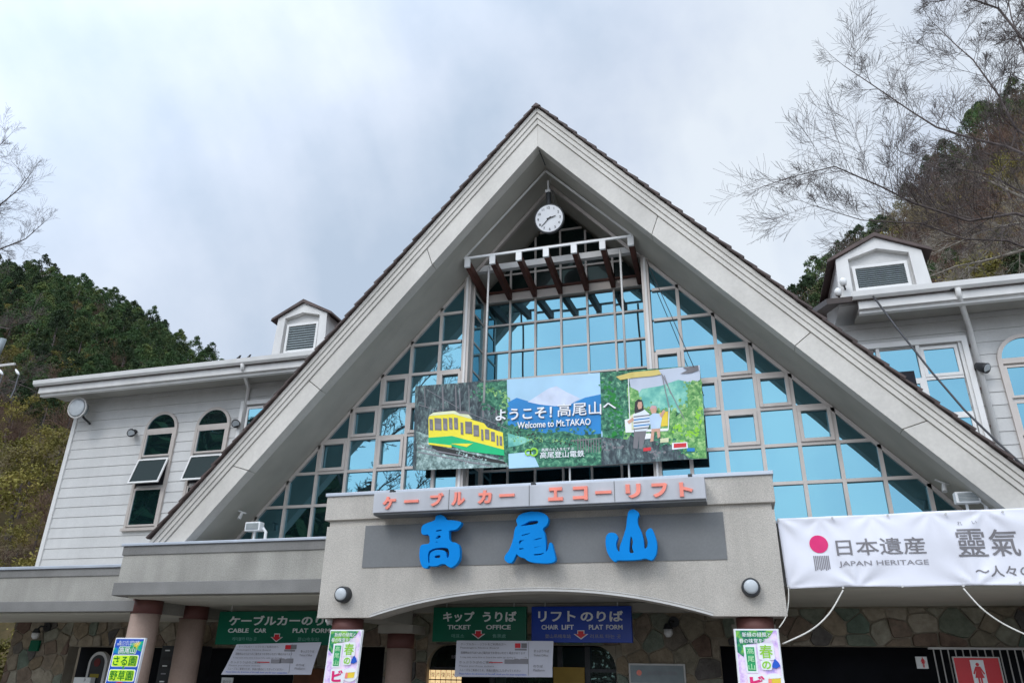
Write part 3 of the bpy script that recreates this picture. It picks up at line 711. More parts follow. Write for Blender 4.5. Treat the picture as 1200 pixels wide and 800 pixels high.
for nm, lp, org, lab in (('taka', TAKA, (480, 595), 'thick sky blue brush style character at the left end of the dark name panel'), ('o', O_, (580, 590), 'thick sky blue brush style character in the middle of the dark name panel'), ('yama', YAMA, (700, 590), 'three pronged sky blue mountain character right on the dark name panel')):
    o = px_shape('sign_letter', M_blue, lp, LY, .10, bevel=.004, org=org); tag(o, lab, 'letter', 'blue station name letters on the canopy')
    cx_ = sum(p[0] for p in lp[0])/len(lp[0]); c = at(org[0]+cx_/10, org[1]+35, LY)
    MB().box(c.x-.12, c.x-.09, LY+.05, 11.83, c.z-.1, c.z-.06).box(c.x+.09, c.x+.12, LY+.05, 11.83, c.z-.1, c.z-.06).build('mounting_stud', M_dark2, o)
# sign box above the panel
SB = MB().box(-5.78, -.34, 11.42, 11.80, 2.40, 2.735).build('sign_box', M_signgrey, None, bevel=.008)
tag(SB, 'long pale grey sign box with coral katakana lettering on the canopy edge', 'sign')
for x in (-4.42, -3.06, -1.70): MB().box(x-.004, x+.004, 11.412, 11.421, 2.405, 2.73).build('panel_joint', M_panel, SB)
MB().box(-5.78, -.34, 11.46, 11.80, 2.37, 2.399).build('bottom_tray', M_panel, SB)
for ch, px, py in zip("ケーブルカーエコーリフト", (456, 482, 512, 537, 568, 594, 651, 680, 707, 742, 773, 804), (589, 587, 585, 584, 582, 580, 578.5, 577.5, 576.5, 575, 574, 573)):
    q = at(px, py, 11.4); h = .048 if ch == 'ー' else .215
    text(ch, q.x, q.z, 11.418, h, M_orange, SB, 'letter', w=(.25 if ch == 'ー' else .235 if ch != 'ト' else .2), ext=.03, off=.048 if ch != 'ー' else .01)
for px in (462, 626, 810):
    q = at(px, 570, 11.6); MB().box(q.x-.03, q.x+.03, 11.5, 11.62, 2.735, 2.80).build('bolt', M_dark2, SB)
# round bulkhead lamps on the canopy
def bulkhead(px, py, lab):
    c = at(px, py, 11.74); b = MB().tube([(c.x, 11.84, c.z), (c.x, 11.70, c.z)], [.135, .128], 28).build('wall_lamp', M_dark2, None, bevel=.01)
    tag(b, lab, 'lamp', 'round lamps on the canopy face')
    MB().tube([(c.x, 11.71, c.z), (c.x, 11.675, c.z), (c.x, 11.655, c.z)], [.10, .098, .07], 28).build('lens', M_lens, b, smooth=True)
bulkhead(401, 696, 'round black rimmed lamp low on the left end of the canopy face')
bulkhead(880, 687.5, 'round black rimmed lamp low on the right end of the canopy face')

# ------------------------------------------------------------------ clock, timber frame, floodlights
ck = thing('clock', 'round white clock with black rim hanging under the gable apex', 'clock', (-3.07, 12.95, 8.35))
def tilt(mb, c, a):
    M = Matrix.Rotation(a, 3, 'X'); c = Vector(c); mb.v = [tuple(c+M@(Vector(v)-c)) for v in mb.v]; return mb
CC = (-3.06, 12.95, 8.72); TA = R(14)
tilt(MB().tube([(CC[0], 13.03, CC[2]), (CC[0], 12.91, CC[2])], [.315, .325], 40), CC, TA).build('clock_case', M_dark2, ck)
tilt(MB().tube([(CC[0], 12.915, CC[2]), (CC[0], 12.905, CC[2])], .295, 40), CC, TA).build('clock_face', M_pwhite, ck)
for i in range(12):
    a = math.pi/2-2*math.pi*(i+1)/12
    t_ = text(str(i+1), CC[0]+.235*math.cos(a), CC[2]+.235*math.sin(a), 12.903, .055, M_black, ck, 'numeral', off=.01)
    M = Matrix.Rotation(TA, 3, 'X'); wv = WORLD[t_.name]; nv = Vector(CC)+M@(wv-Vector(CC)); t_.location = nv-WORLD[ck.name]; t_.rotation_euler = (TA, 0, 0)
def hand(ang, l, wd, dy):
    c, s = math.cos(ang), math.sin(ang); n_ = (-s*wd, c*wd); x, z = CC[0], CC[2]
    p = [(x-c*.05+n_[0], z-s*.05+n_[1]), (x+c*l+n_[0]*.5, z+s*l+n_[1]*.5), (x+c*l-n_[0]*.5, z+s*l-n_[1]*.5), (x-c*.05-n_[0], z-s*.05-n_[1])]
    tilt(MB().prism(p, 12.895-dy, 12.899-dy), CC, TA).build('clock_hand', M_black, ck)
hand(R(222), .24, .011, 0); hand(R(14), .15, .015, .006)
MB().tube([(-3.08, 12.99, 9.0), (-3.09, 12.99, 9.42)], .055, 12).build('hanger', M_dark2, ck)
MB().tube([(-3.09, 12.99, 9.40), (-3.10, 12.99, 9.72)], .022, 8).build('hanger_rod', M_grey, ck)
MB().box(-3.15, -3.04, 12.93, 13.05, 9.40, 9.46).build('hanger_plate', M_grey, ck)
MB().tube([(-3.02, 12.98, 8.98), (-2.96, 12.97, 9.15), (-3.0, 12.98, 9.4), (-3.09, 13.0, 9.62)], .008, 5).build('wire', M_cable, ck)
MB().tube([(XC+.02, 12.25, 9.98), (XC+.05, 12.45, 9.90), (XC+.06, 12.62, 9.86)], .012, 5).build('ridge_cable', M_cable, ck)

pg = thing('timber_frame', 'dark red timber beams with white end caps projecting high under the gable', 'pergola', (-3.15, 13.6, 7.7))
for x in (-4.84, -4.285, -3.71, -3.13, -2.545, -1.96, -1.39):
    # beams drop a little towards the wall
    bm_ = MB().loft([(x-.05, 12.93, 7.79), (x+.05, 12.93, 7.79), (x+.05, 12.93, 7.965), (x-.05, 12.93, 7.965)], [(x-.05, 14.24, 7.60), (x+.05, 14.24, 7.60), (x+.05, 14.24, 7.82), (x-.05, 14.24, 7.82)]).build('beam', M_wood, pg, bevel=.006)
    MB().box(x-.062, x+.062, 12.88, 12.935, 7.785, 7.98).build('end_cap', M_white, bm_, bevel=.005)
MB().box(-4.905, -1.335, 12.885, 12.925, 7.985, 8.03).build('front_rail', M_white, pg)
MB().box(-4.84, -1.38, 13.50, 13.62, 7.99, 8.13).build('cross_purlin', M_grey, pg)
for (px, y0, y1) in ((571, 318, 470), (726, 298, 432)):
    a = at(px, y0, 13.0); b = at(px+(8 if px > 600 else -3), y1, 13.0)
    MB().tube([(a.x, 13.1, 7.86), (b.x, 12.95, b.z-.05)], .022, 8).build('hanging_rod', M_grey, pg, smooth=True)

def flood(px, py, lab, Y=12.6):
    c = at(px, py, Y); t_ = thing('floodlight', lab, 'floodlight', (c.x, Y, 2.16), 'floodlights on the ledges')
    b = MB().box(c.x-.165, c.x+.165, Y-.07, Y+.08, c.z-.085, c.z+.085).build('housing', M_white, t_, bevel=.012)
    MB().box(c.x-.13, c.x+.13, Y-.082, Y-.071, c.z-.058, c.z+.058).build('lens', M_louv, t_)
    for k in range(5): MB().box(c.x-.13, c.x+.13, Y-.088, Y-.083, c.z-.05+k*.022, c.z-.045+k*.022).build('guard_bar', M_grey, t_)
    MB().tube([(c.x-.01, Y+.05, c.z-.08), (c.x-.01, Y+.05, 2.12)], .022, 8).build('stand', M_white, t_)
    MB().tube([(c.x+.17, Y+.03, c.z-.02), (c.x+.24, Y+.05, c.z-.10), (c.x+.24, Y+.05, 2.12)], .03, 8).build('bracket', M_white, t_)
flood(298, 617, 'small white floodlight standing on the ledge left of the canopy')
flood(1133, 583, 'small white floodlight standing on the ledge above the white cloth banner')
# little spot fixtures clipped under the gable soffit
def clip_lamp(px, py, Y, lab):
    c = at(px, py, Y); t_ = thing('soffit_spotlight', lab, 'spotlight', (c.x, Y, c.z), 'spotlights clipped under the gable soffit')
    MB().tube([(c.x-.10, Y-.05, c.z+.05), (c.x+.04, Y, c.z-.01), (c.x+.10, Y+.02, c.z-.02)], [.012, .02, .012], 8).build('arm', M_grey, t_)
    MB().tube([(c.x+.02, Y, c.z-.0), (c.x+.0, Y-.05, c.z-.14)], [.028, .04], 10).build('head', M_grey, t_)
clip_lamp(283, 600, 12.9, 'small grey spotlight clipped low under the left gable soffit')
clip_lamp(1104, 566, 12.9, 'small grey spotlight clipped low under the right gable soffit')
# wing lamps
def spot(px, py, lab):
    c = at(px, py, 15.38); t_ = thing('spotlight', lab, 'spotlight', (c.x, 15.5, c.z), 'black spotlights on the siding')
    MB().tube([(c.x-.02, 15.57, c.z+.06), (c.x-.02, 15.52, c.z+.06)], .06, 12).build('wall_plate', M_dark2, t_)
    MB().tube([(c.x-.02, 15.54, c.z+.06), (c.x-.01, 15.42, c.z+.03)], .025, 8).build('arm', M_dark2, t_)
    MB().tube([(c.x-.06, 15.46, c.z+.07), (c.x-.0, 15.40, c.z+.01), (c.x+.05, 15.36, c.z-.03), (c.x+.075, 15.33, c.z-.05)], [.06, .09, .10, .105], 14).build('head', M_dark2, t_, smooth=True)
    MB().tube([(c.x+.076, 15.329, c.z-.051), (c.x+.08, 15.325, c.z-.055)], .085, 14).build('lens', M_lens, t_)
spot(153, 506, 'black spotlight on white siding left of the two arched windows')
spot(275, 495, 'black spotlight on white siding right of the two arched windows')
spot(1150, 430, 'black spotlight on grey siding by the right arched window')
c = at(93, 478, 15.1); t_ = thing('round_floodlight', 'large round glass floodlight on the outer corner of the left wing', 'floodlight', (c.x, 15.5, c.z-.3))
MB().tube([(c.x, 15.2, c.z), (c.x+.02, 15.02, c.z-.02)], [.20, .27], 28).build('reflector', M_louv, t_, smooth=True)
MB().tube([(c.x+.02, 15.03, c.z-.02), (c.x+.023, 15.0, c.z-.023)], .285, 28).build('rim', M_grey, t_)
MB().tube([(c.x+.024, 14.998, c.z-.024), (c.x+.026, 14.975, c.z-.026)], [.25, .2], 28).build('lens', M_lens, t_, smooth=True)
MB().tube([(c.x, 15.18, c.z), (c.x, 15.3, c.z-.2), (c.x, 15.57, c.z-.3)], .03, 8).build('arm', M_dark2, t_)
for (px, py, lab) in ((42, 742, 'white globe lamp on the stone wall at the far left'), (783, 738, 'white globe lamp on the stone wall right of the lift sign')):
    c = at(px, py, 15.3); t_ = thing('globe_lamp', lab, 'lamp', (c.x, 15.5, c.z), 'globe lamps on the stone wall')
    MB().tube([(c.x+.1, 15.54, c.z+.16), (c.x+.1, 15.47, c.z+.16)], .10, 14).build('wall_plate', M_dark2, t_)
    MB().tube([(c.x+.1, 15.48, c.z+.16), (c.x+.03, 15.36, c.z+.17), (c.x, 15.3, c.z+.08)], .022, 8).build('arm', M_dark2, t_)
    MB().tube([(c.x, 15.3, c.z+.12), (c.x, 15.3, c.z+.02)], [.05, .095], 14).build('shade', M_dark2, t_)
    MB().tube([(c.x, 15.3, c.z+.02), (c.x, 15.3, c.z-.06), (c.x, 15.3, c.z-.12)], [.085, .085, .04], 14).build('globe', M_white, t_, smooth=True)
c = at(40, 756, 15.45); tag(box('wall_plaque', M_green, None, c.x-.13, c.x+.13, 15.44, 15.50, c.z-.12, c.z+.12), 'small dark green plaque on stone wall below the far left lamp', 'plaque')
c = at(386, 729, 12.2); t_ = thing('sensor_dome', 'small white dome fixture under the left corner of the canopy', 'fixture', (c.x, 12.2, c.z))
MB().tube([(c.x, 12.2, .78), (c.x, 12.2, .745), (c.x, 12.2, .70)], [.07, .07, .035], 14).build('dome', M_white, t_, smooth=True)

# ------------------------------------------------------------------ hanging signs of the entrance
def arrow(cx, cz, Y, s, parent):
    p = [(-.45, .5), (.45, .5), (.45, .05), (.95, .05), (0, -.6), (-.95, .05), (-.45, .05)]
    MB().prism([(cx+a*s*1.22, cz+b*s*1.2) for a, b in p], Y-.006, Y).build('arrow_edge', M_letter, parent)
    MB().prism([(cx+a*s*.95, cz+b*s*.95) for a, b in p], Y-.012, Y-.007).build('arrow', M_red, parent)
def hang_sign(x0, x1, z0, z1, m, lab, jp, en, small, Y=14.2, jw=.82, ew=None):
    b = MB().box(x0, x1, Y, Y+.09, z0, z1).build('hanging_sign', m, None, bevel=.006); tag(b, lab, 'sign', 'signs hung in the entrance')
    cx, w_, h = (x0+x1)/2, x1-x0, z1-z0; ax = cx+w_*.0
    if isinstance(jp, str): jp = [(jp, .5, jw)]
    for s, u, ww in jp: text(s, x0+w_*u, z0+h*.72, Y-.001, h*.30, M_letter, b, 'lettering', w=w_*ww, off=.028, ext=.008)
    for s, u, ww in en: text(s, x0+w_*u, z0+h*.42, Y-.001, h*.13, M_letter, b, 'lettering', w=w_*ww, off=.022, ext=.008)
    for s, u, ww in small: text(s, x0+w_*u, z0+h*.17, Y-.001, h*.11, M_faint if m is M_green else M_ink2, b, 'lettering', w=w_*ww, ext=.005, off=.008)
    arrow(cx, z0+h*.22, Y-.001, h*.19, b)
    for x in (x0+.25, x1-.25): MB().tube([(x, Y+.045, z1), (x, Y+.045, 1.19)], .012, 6).build('hanger', M_grey, b)
    return b
hang_sign(-5.70, -3.85, .505, 1.12, M_green, 'green sign with white lettering for the ticket office over the entrance', [('キップ', .28, .34), ('うりば', .72, .36)], [('TICKET', .29, .25), ('OFFICE', .71, .26)], [('매표소', .28, .14), ('售票處', .72, .14)])
hang_sign(-3.75, -1.90, .505, 1.12, M_bluesign, 'deep blue sign with white lettering for the chair lift over the entrance', [('リフト', .26, .38), ('のりば', .71, .42)], [('CHAIR', .19, .17), ('LIFT', .37, .12), ('PLAT', .65, .14), ('FORM', .83, .16)], [('登山吊椅车站', .27, .26), ('리프트 타는 곳', .74, .30)])
hang_sign(-10.50, -7.62, .43, 1.07, M_green, 'wide green sign with white lettering for the cable car, left of the canopy', [('ケーブルカーのりば', .53, .88)], [('CABLE', .18, .17), ('CAR', .36, .10), ('PLAT', .68, .12), ('FORM', .84, .14)], [('케이블카 타는 곳', .24, .2), ('登山电车站', .75, .17)])
def notice(cs, Y, lab):
    p = MB(); nx = 12
    def pt(u, v, d=0):
        a = Vector(cs[0])*(1-u)+Vector(cs[1])*u; b = Vector(cs[3])*(1-u)+Vector(cs[2])*u; q = a*v+b*(1-v)
        return (q.x, Y+.02*math.sin(u*7)+.012*math.sin(v*5+u*3)+d, q.y)
    for i in range(nx+1):
        for j in range(5): p.v.append(pt(i/nx, j/4))
    k0 = len(p.v); p.v += [(x, y+.003, z) for x, y, z in p.v]
    for i in range(nx):
        for j in range(4): a = i*5+j; p.f.append((a, a+5, a+6, a+1)); p.f.append((a+k0, a+1+k0, a+6+k0, a+5+k0))
    b = p.build('paper_notice', M_paper, None, smooth=True); tag(b, lab, 'notice', 'laminated paper notices')
    rows_ = [("ケーブルカー・リフトをご利用の方へ", .02, .50, .90, M_ink), ("Passengers Notice Board", .02, .42, .795, M_ink2), ("混雑時はのりばへのご案内までお待ちいただく場合があります", .02, .70, .66, M_ink), ("It may take some time to board the cable car during busy periods", .02, .72, .53, M_ink2),
             ("きっぷうりばのご案内", .02, .36, .40, M_ink), ("Please purchase tickets", .02, .38, .29, M_ink2), ("スムーズなご乗車のため、係員の案内にしたがってください", .02, .66, .18, M_ink), ("Please follow the directions of the staff, thank you for your cooperation", .02, .72, .07, M_pblue), ("きっぷうりば", .79, .16, .72, M_ink), ("Ticket Office", .79, .15, .60, M_ink2), ("のりば", .79, .1, .30, M_ink), ("Platform", .79, .12, .19, M_ink2)]
    for s, u, wu, v, m in rows_:
        q = pt(u+.02, v); q1 = pt(u+.02+wu, v); text(s, (q[0]+q1[0])/2, (q[2]+q1[2])/2, Y-.028, .036 if m is not M_ink else .044, m, b, 'print', w=abs(q1[0]-q[0])*.96, ext=.001, off=.006)
    for u, v, wu, hv, m in ((.62, .80, .055, .13, M_red), (.685, .80, .055, .13, M_ink), (.62, .73, .12, .05, M_ink2), (.52, .36, .10, .12, M_ink2), (.62, .36, .14, .14, M_ink2), (.36, .385, .14, .02, M_red)):
        a, c2 = pt(u, v), pt(u+wu, v+hv); MB().box(a[0], c2[0], Y-.031, Y-.029, a[2], c2[2]).build('print', m, b)
    a, c2 = pt(.765, .04), pt(.765, .96); MB().box(a[0], a[0]+.006, Y-.031, Y-.029, a[2], c2[2]).build('print', M_ink2, b)
    return b
notice([(-5.07, .515), (-3.26, .515), (-3.28, -.07), (-5.09, -.09)], 13.85, 'white laminated notice hanging below the ticket office sign')
notice([(-9.72, .425), (-7.86, .475), (-8.0, -.10), (-9.98, -.13)], 13.85, 'white laminated notice sagging below the cable car sign')
# plaque and fare board
c0, c1 = at(738, 778, 15.42), at(803, 800, 15.42)
pq = tag(box('information_plate', M_louv, None, c0.x, c1.x, 15.42, 15.48, c0.z-.32, c0.z), 'grey metal information plate on the stone wall beside the glass doors', 'plate')
frm = MB(); frame_box(frm, c0.x-.02, c1.x+.02, c0.z-.34, c0.z+.02, .03, 15.40, 15.47); frm.build('frame', M_grey, pq)
text('高尾登山電鉄', (c0.x+c1.x)/2+.1, c0.z-.14, 15.419, .07, M_ink2, pq, 'lettering', w=.55)
MB().prism(circ(c0.x+.17, c0.z-.14, .05, 14), 15.412, 15.419).build('emblem', M_orange, pq)
c0, c1 = at(499, 783, 15.75), at(541, 800, 15.75)
fb = tag(box('fare_board', M_black, None, c0.x-.03, c1.x+.6, 15.78, 15.80, c0.z-1.0, c0.z+.03), 'glowing amber fare board seen in the dark left of the doors', 'board')
for i in range(7):
    for j in range(4):
        x = c0.x+.02+i*.115; z = c0.z-.02-j*.19
        MB().box(x, x+.10, 15.765, 15.775, z-.17, z).build('lit_cell', M_lit, fb)
        text(rnd.choice('円大小人往復片道券'), x+.05, z-.085, 15.763, .09, M_black, fb, 'print', ext=.001)
fb.location.y -= .07
c = at(560, 765, 15.6); text('観光案内所', -5.55, .27, 15.62, .07, M_ink2, DOOR, 'lettering', w=.55)
c0 = at(650, 781, 15.72); tag(box('yellow_notice_board', mat('ochre_board', (.30, .19, .03), .6), None, c0.x, c0.x+.62, 15.60, 15.63, c0.z-.9, c0.z), 'dull yellow notice board behind the doors under the lift sign', 'board')

# ------------------------------------------------------------------ upright poster banners
def local(parent_face):
    return None
def poster(x0, x1, zt, Y, shear, lab):
    """tall printed board; shear = x shift per metre down"""
    zb_ = -1.15; th = .05
    def X(u, z): return x0+(x1-x0)*u+shear*(zt-z)
    def shp(pts, m, dy, nm='print'):
        MB().quad(*[(X(u, z), Y-dy, z) for u, z in pts]).build(nm, m, b)
    a = [(X(0, zt), Y, zt), (X(1, zt), Y, zt), (X(1, zb_), Y, zb_), (X(0, zb_), Y, zb_)]
    b = MB().loft(a, [(x, y+th, z) for x, y, z in a]).build('poster_board', M_pwhite, None); tag(b, lab, 'poster', 'tall printed poster boards')
    return b, X, shp
lilac = ramp_mat('lilac_flower_print', [(.3, (.36, .30, .72)), (.45, (.72, .50, .82)), (.55, (.88, .74, .92)), (.68, (.95, .70, .80))], 7, 5, .5)
meadow = ramp_mat('green_meadow_print', [(.35, (.0, .10, .10)), (.5, (.03, .28, .12)), (.62, (.25, .55, .08))], 9, 4, .5)
def rplate(cx, cz, w_, h_, Y, m, parent, r=.03):
    p = []
    for sx, sz, a0 in ((1, 1, 0), (-1, 1, 90), (-1, -1, 180), (1, -1, 270)):
        for k in range(4): a = R(a0+30*k); p.append((cx+sx*(w_/2-r)+r*math.cos(a), cz+sz*(h_/2-r)+r*math.sin(a)))
    MB().prism(p, Y, Y+.002).build('print', m, parent)
def beer_poster(x0, x1, zt, Y, shear, lab):
    b, X, shp = poster(x0, x1, zt, Y, shear, lab); w_ = x1-x0; zb_ = -1.1
    shp([(.03, zt-.02), (.97, zt-.02), (.97, zb_), (.03, zb_)], lilac, .004)
    shp([(.03, zt-.02), (.90, zt-.02), (.80, zt-.10), (.60, zt-.18), (.25, zt-.20), (.16, zt-.36), (.03, zt-.30)], meadow, .008)
    def T(s, u, z, h, m, w=None, off=.02, dy=.016, halo=None):
        if halo: rplate(X(u, z), z, (w*w_)*1.25, h*1.25, Y-dy+.004, halo, b)
        text(s, X(u, z), z, Y-dy, h, m, b, 'lettering', w=w*w_ if w else None, off=off, ext=.001)
    T('新緑の緑風と', .50, zt-.075, .062, M_pwhite, .66, .006); T('春の味覚を満喫!!', .50, zt-.155, .062, M_pwhite, .82, .006)
    shp([(.17, zt-.21), (.46, zt-.205), (.46, zt-.56), (.20, zt-.56)], M_pwhite, .011); shp([(.22, zt-.235), (.42, zt-.235), (.42, zt-.535), (.235, zt-.535)], M_pgreen, .014)
    for k, ch in enumerate('高尾山'): T(ch, .325, zt-.285-k*.10, .075, mat('pale_green_print', (.45, .80, .45), .5), .15, .01, .02)
    T('春', .68, zt-.29, .17, M_lgreen, .30, .012, .02, M_pwhite); T('の', .66, zt-.46, .10, M_lgreen, .20, .03, .02, M_pwhite)
    T('ビ', .42, zt-.68, .17, M_magenta, .34, .05, .022, M_pwhite); T('ア', .42, zt-.88, .16, M_magenta, .34, .05, .022, M_pwhite); T('祭', .46, zt-1.1, .2, M_magenta, .44, .04, .022, M_pwhite)
    # butterfly and beer mugs
    z = zt-.44; shp([(.80, z), (.86, z+.06), (.93, z+.02), (.97, z-.03), (.88, z-.06), (.78, z-.05)], M_pblue, .02)
    z = zt-.66; MB().prism([(X(.80, z)+.13*math.cos(a), z+.10*math.sin(a)) for a in [i*math.pi/9 for i in range(18)]], Y-.016, Y-.012).build('print', M_pwhite, b)
    shp([(.68, z+.045), (.95, z+.055), (.93, z-.04), (.70, z-.05)], M_yel, .02); shp([(.70, z+.05), (.95, z+.065), (.95, z+.04), (.69, z+.03)], M_pwhite, .023)
    shp([(.66, z-.05), (.74, z-.05), (.74, z+.03), (.67, z+.03)], M_orange, .024)
    z = zt-.9; MB().prism([(X(.80, z)+.12*math.cos(a), z+.12*math.sin(a)) for a in [i*math.pi/9 for i in range(18)]], Y-.016, Y-.012).build('print', M_orange, b)
    for x in (0, 1): MB().tube([(X(x, zt), Y+.03, zt+.0), (X(x, GZ), Y+.03, GZ)], .012, 6).build('pole', M_white, b)
    return b
beer_poster(-6.43, -5.86, .585, 11.6, -.04, 'tall lilac spring poster in front of the left canopy column')
beer_poster(-.125, .455, .60, 11.6, -.01, 'tall lilac spring poster in front of the right canopy column')
b, X, shp = poster(-10.62, -10.0, .45, 11.6, -.04, 'tall blue and green poster for monkey park beside the left outer column')
zt = .45
rain = ramp_mat('rainbow_print', [(.3, (.02, .15, .65)), (.42, (.0, .45, .25)), (.52, (.85, .65, .02)), (.62, (.80, .08, .05))], 3.5, 2, .5)
shp([(.03, zt-.02), (.97, zt-.02), (.97, -1.1), (.03, -1.1)], M_pblue, .004); shp([(.5, zt-.10), (.97, zt-.05), (.97, zt-.22), (.62, zt-.16)], rain, .008); shp([(.03, zt-.16), (.2, zt-.16), (.2, zt-.26), (.03, zt-.24)], rain, .008)
text('都心から近い自然の宝庫', -10.31, zt-.065, 11.586, .04, M_pwhite, b, w=.42, off=.004, ext=.001); text('高尾山口から歩いてすぐ', -10.315, zt-.105, 11.586, .04, M_pwhite, b, w=.48, off=.004, ext=.001)
def T2(s, z, h, w_, m, halo):
    rplate(X(.5, z), z, w_*1.14, h*1.28, 11.593, M_pwhite, b); rplate(X(.5, z), z, w_*1.07, h*1.14, 11.589, halo, b); text(s, X(.5, z), z, 11.584, h, m, b, 'lettering', w=w_, off=.008, ext=.001)
T2('高尾山', zt-.20, .10, .33, M_pwhite, M_pgreen); T2('さる園', zt-.37, .15, .48, M_dgreen, M_lime); T2('・', zt-.475, .04, .04, M_pgreen, M_yel); T2('野草園', zt-.60, .15, .48, M_dgreen, M_lime)
MB().prism(circ(X(.5, -.42), -.42, .17, 20), 11.588, 11.592).build('print', M_red, b)
q = at(362, 790, 14.9); tag(box('wooden_board', mat('orange_brown_wood', (.16, .06, .025), .6, 5, .3, streak=.3), None, q.x-.35, q.x+.35, 14.9, 14.94, GZ, q.z+.12, bevel=.01), 'orange brown wooden board standing in shade behind left canopy column', 'board')
q = at(268, 797, 14.9); pc = tag(box('price_card', M_letter, None, q.x-.18, q.x+.1, 14.9, 14.92, GZ+.6, q.z+.06), 'small cream card with dark print under the cable car notice', 'card'); text('受付中', q.x-.04, q.z-.02, 14.898, .06, M_ink, pc, w=.2)
# dark shelf unit, arched board and white box beside the left columns
sh = thing('ticket_shelf', 'dark cabinet with small white labels between the two left columns', 'cabinet', (-11.9, 14.8, GZ))
MB().box(-12.35, -11.35, 14.9, 15.3, GZ, .42).build('carcass', M_dark2, sh, bevel=.01)
for i in range(3):
    for j in range(7):
        x, z = -12.30+i*.32, .33-j*.155; MB().box(x, x+.28, 14.885, 14.899, z-.05, z+.02).build('drawer', M_black if (i+j) % 3 else M_dark2, sh)
        if (i*3+j) % 4 != 1: MB().box(x+.06, x+.18, 14.878, 14.884, z-.02, z+.005).build('label_card', M_ink2 if (i+j) % 2 else M_letter, sh)
ab = thing('arched_display', 'white rimmed arched board with dark centre behind the monkey park poster', 'display', (-13.9, 15.0, GZ))
def archp(cx, z0, zs_, r): return [(cx-r, z0), (cx+r, z0)]+circ(cx, zs_, r, 14, 0, math.pi, True)
c = at(116, 770, 15.2)
MB().prism(archp(c.x, GZ, c.z-.13, .26), 15.2, 15.3).build('rim', M_grey, ab); MB().prism(archp(c.x, -.6, c.z-.13, .19), 15.185, 15.199).build('panel', M_dark2, ab)
MB().prism(circ(c.x, c.z-.1, .09, 12), 15.175, 15.184).build('print', mat('dark_red_print', (.12, .02, .02)), ab); MB().box(c.x-.12, c.x+.12, 15.172, 15.183, c.z-.42, c.z-.34).build('print', mat('dull_yellow', (.25, .2, .03)), ab)
c = at(97, 797, 15.0); wb = tag(box('payment_terminal', M_letter, None, c.x-.26, c.x+.2, 15.0, 15.15, GZ, c.z+.07, bevel=.01), 'plain white panel on a stand beside the arched board at far left', 'panel')
text('P', c.x+.06, c.z+.01, 14.998, .07, M_ink, wb)

# ------------------------------------------------------------------ toilet signs and bar screen on the right
bs = thing('bar_screen', 'row of thin white upright bars with a top rail right of the dark opening', 'railing', (4.0, 15.45, GZ))
MB().box(3.02, 6.5, 15.30, 15.34, .465, .50).build('top_rail', M_grey, bs)
for i in range(31):
    x = 3.10+i*.112; MB().tube([(x, 15.32, GZ), (x, 15.32, .466)], .011, 6).build('bar', M_grey, bs)
ws = tag(box('toilet_sign', M_red, None, 3.33, 4.0, 15.10, 15.13, -.75, .335), 'large red sign with red woman pictogram on a white strip', 'sign')
fr = MB(); frame_box(fr, 3.315, 4.015, -.765, .35, .018, 15.085, 15.135); fr.build('frame', M_grey, ws)
def woman(cx, zt_, s, Y, m, parent):
    MB().prism(circ(cx, zt_-.07*s, .065*s, 16), Y-.004, Y).build('pictogram_head', m, parent)
    p = [(-.09, -.15), (.09, -.15), (.22, -.42), (.17, -.45), (.09, -.28), (.17, -.58), (.08, -.58), (.07, -.95), (.015, -.95), (.012, -.58), (-.012, -.58), (-.015, -.95), (-.07, -.95), (-.08, -.58), (-.17, -.58), (-.09, -.28), (-.17, -.45), (-.22, -.42)]
    MB().prism([(cx+a*s, zt_+b_*s) for a, b_ in p], Y-.004, Y).build('pictogram_body', m, parent)
MB().box(3.57, 3.77, 15.094, 15.099, -.70, .30).build('white_strip', M_pwhite, ws)
woman(3.67, .26, .40, 15.093, M_red, ws)
s2 = tag(box('small_toilet_sign', M_letter, None, 2.80, 2.98, 15.35, 15.37, .16, .35), 'small white sign with a red figure left of the white bars', 'sign'); woman(2.91, .34, .17, 15.349, M_red, s2)

# ------------------------------------------------------------------ white cloth banner on the right ledge
def fold(x, z):
    zt_, zb_ = 2.18, 1.17; u = (x-.66); v = (zt_-z)/(zt_-zb_); y = 0
    for gx, gz, a, l in ((.0, 1.0, .04, .5), (.95, 1.0, .05, .55), (2.45, 1.0, .045, .55), (3.7, 1.0, .05, .5), (.0, .0, .05, .5), (.6, 0, .03, .4), (1.3, 0, .03, .4), (2.05, 0, .03, .4), (2.75, 0, .045, .5), (3.6, 0, .03, .4)):
        dx, dv = u-gx, v-gz; r = math.hypot(dx, dv); th = math.atan2(dv if gz == 0 else -dv, dx)
        y += a*.34*math.exp(-(r/l)**2)*math.sin(th*7+gx*5)*min(1, r*6)
    y += .02*math.sin(u*2.1+v*2.3)+.009*math.sin(u*5.7-v*4.1)+.008*math.sin(u*1.3+v*7)
    return y
BY = 11.99; bx_0, bx_1 = .65, 6.2; nb = 190; mbn = MB(); nj = 36
def btop(x): return 2.172+.004*abs(math.sin((x-.66)*2.2))+.006*(x-.65)
def bbot(x): return 1.165+.014*abs(math.sin((x-.66)*math.pi/1.55))
for i in range(nb+1):
    for j in range(nj+1):
        x = bx_0+(bx_1-bx_0)*i/nb; t = j/nj; z = bbot(x)*(1-t)+btop(x)*t; mbn.v.append((x+.025*(1-t)*(1 if i == 0 else 1-i/nb), BY+fold(x, z), z))
for i in range(nb):
    for j in range(nj): a = i*(nj+1)+j; mbn.f.append((a, a+nj+1, a+nj+2, a+1))
JB = mbn.build('cloth_banner', M_cloth, None, smooth=True); tag(JB, 'long white cloth banner with a crimson disc and grey characters on right ledge', 'banner')
sm = JB.modifiers.new('thick', 'SOLIDIFY'); sm.thickness = .004; sm.offset = 1
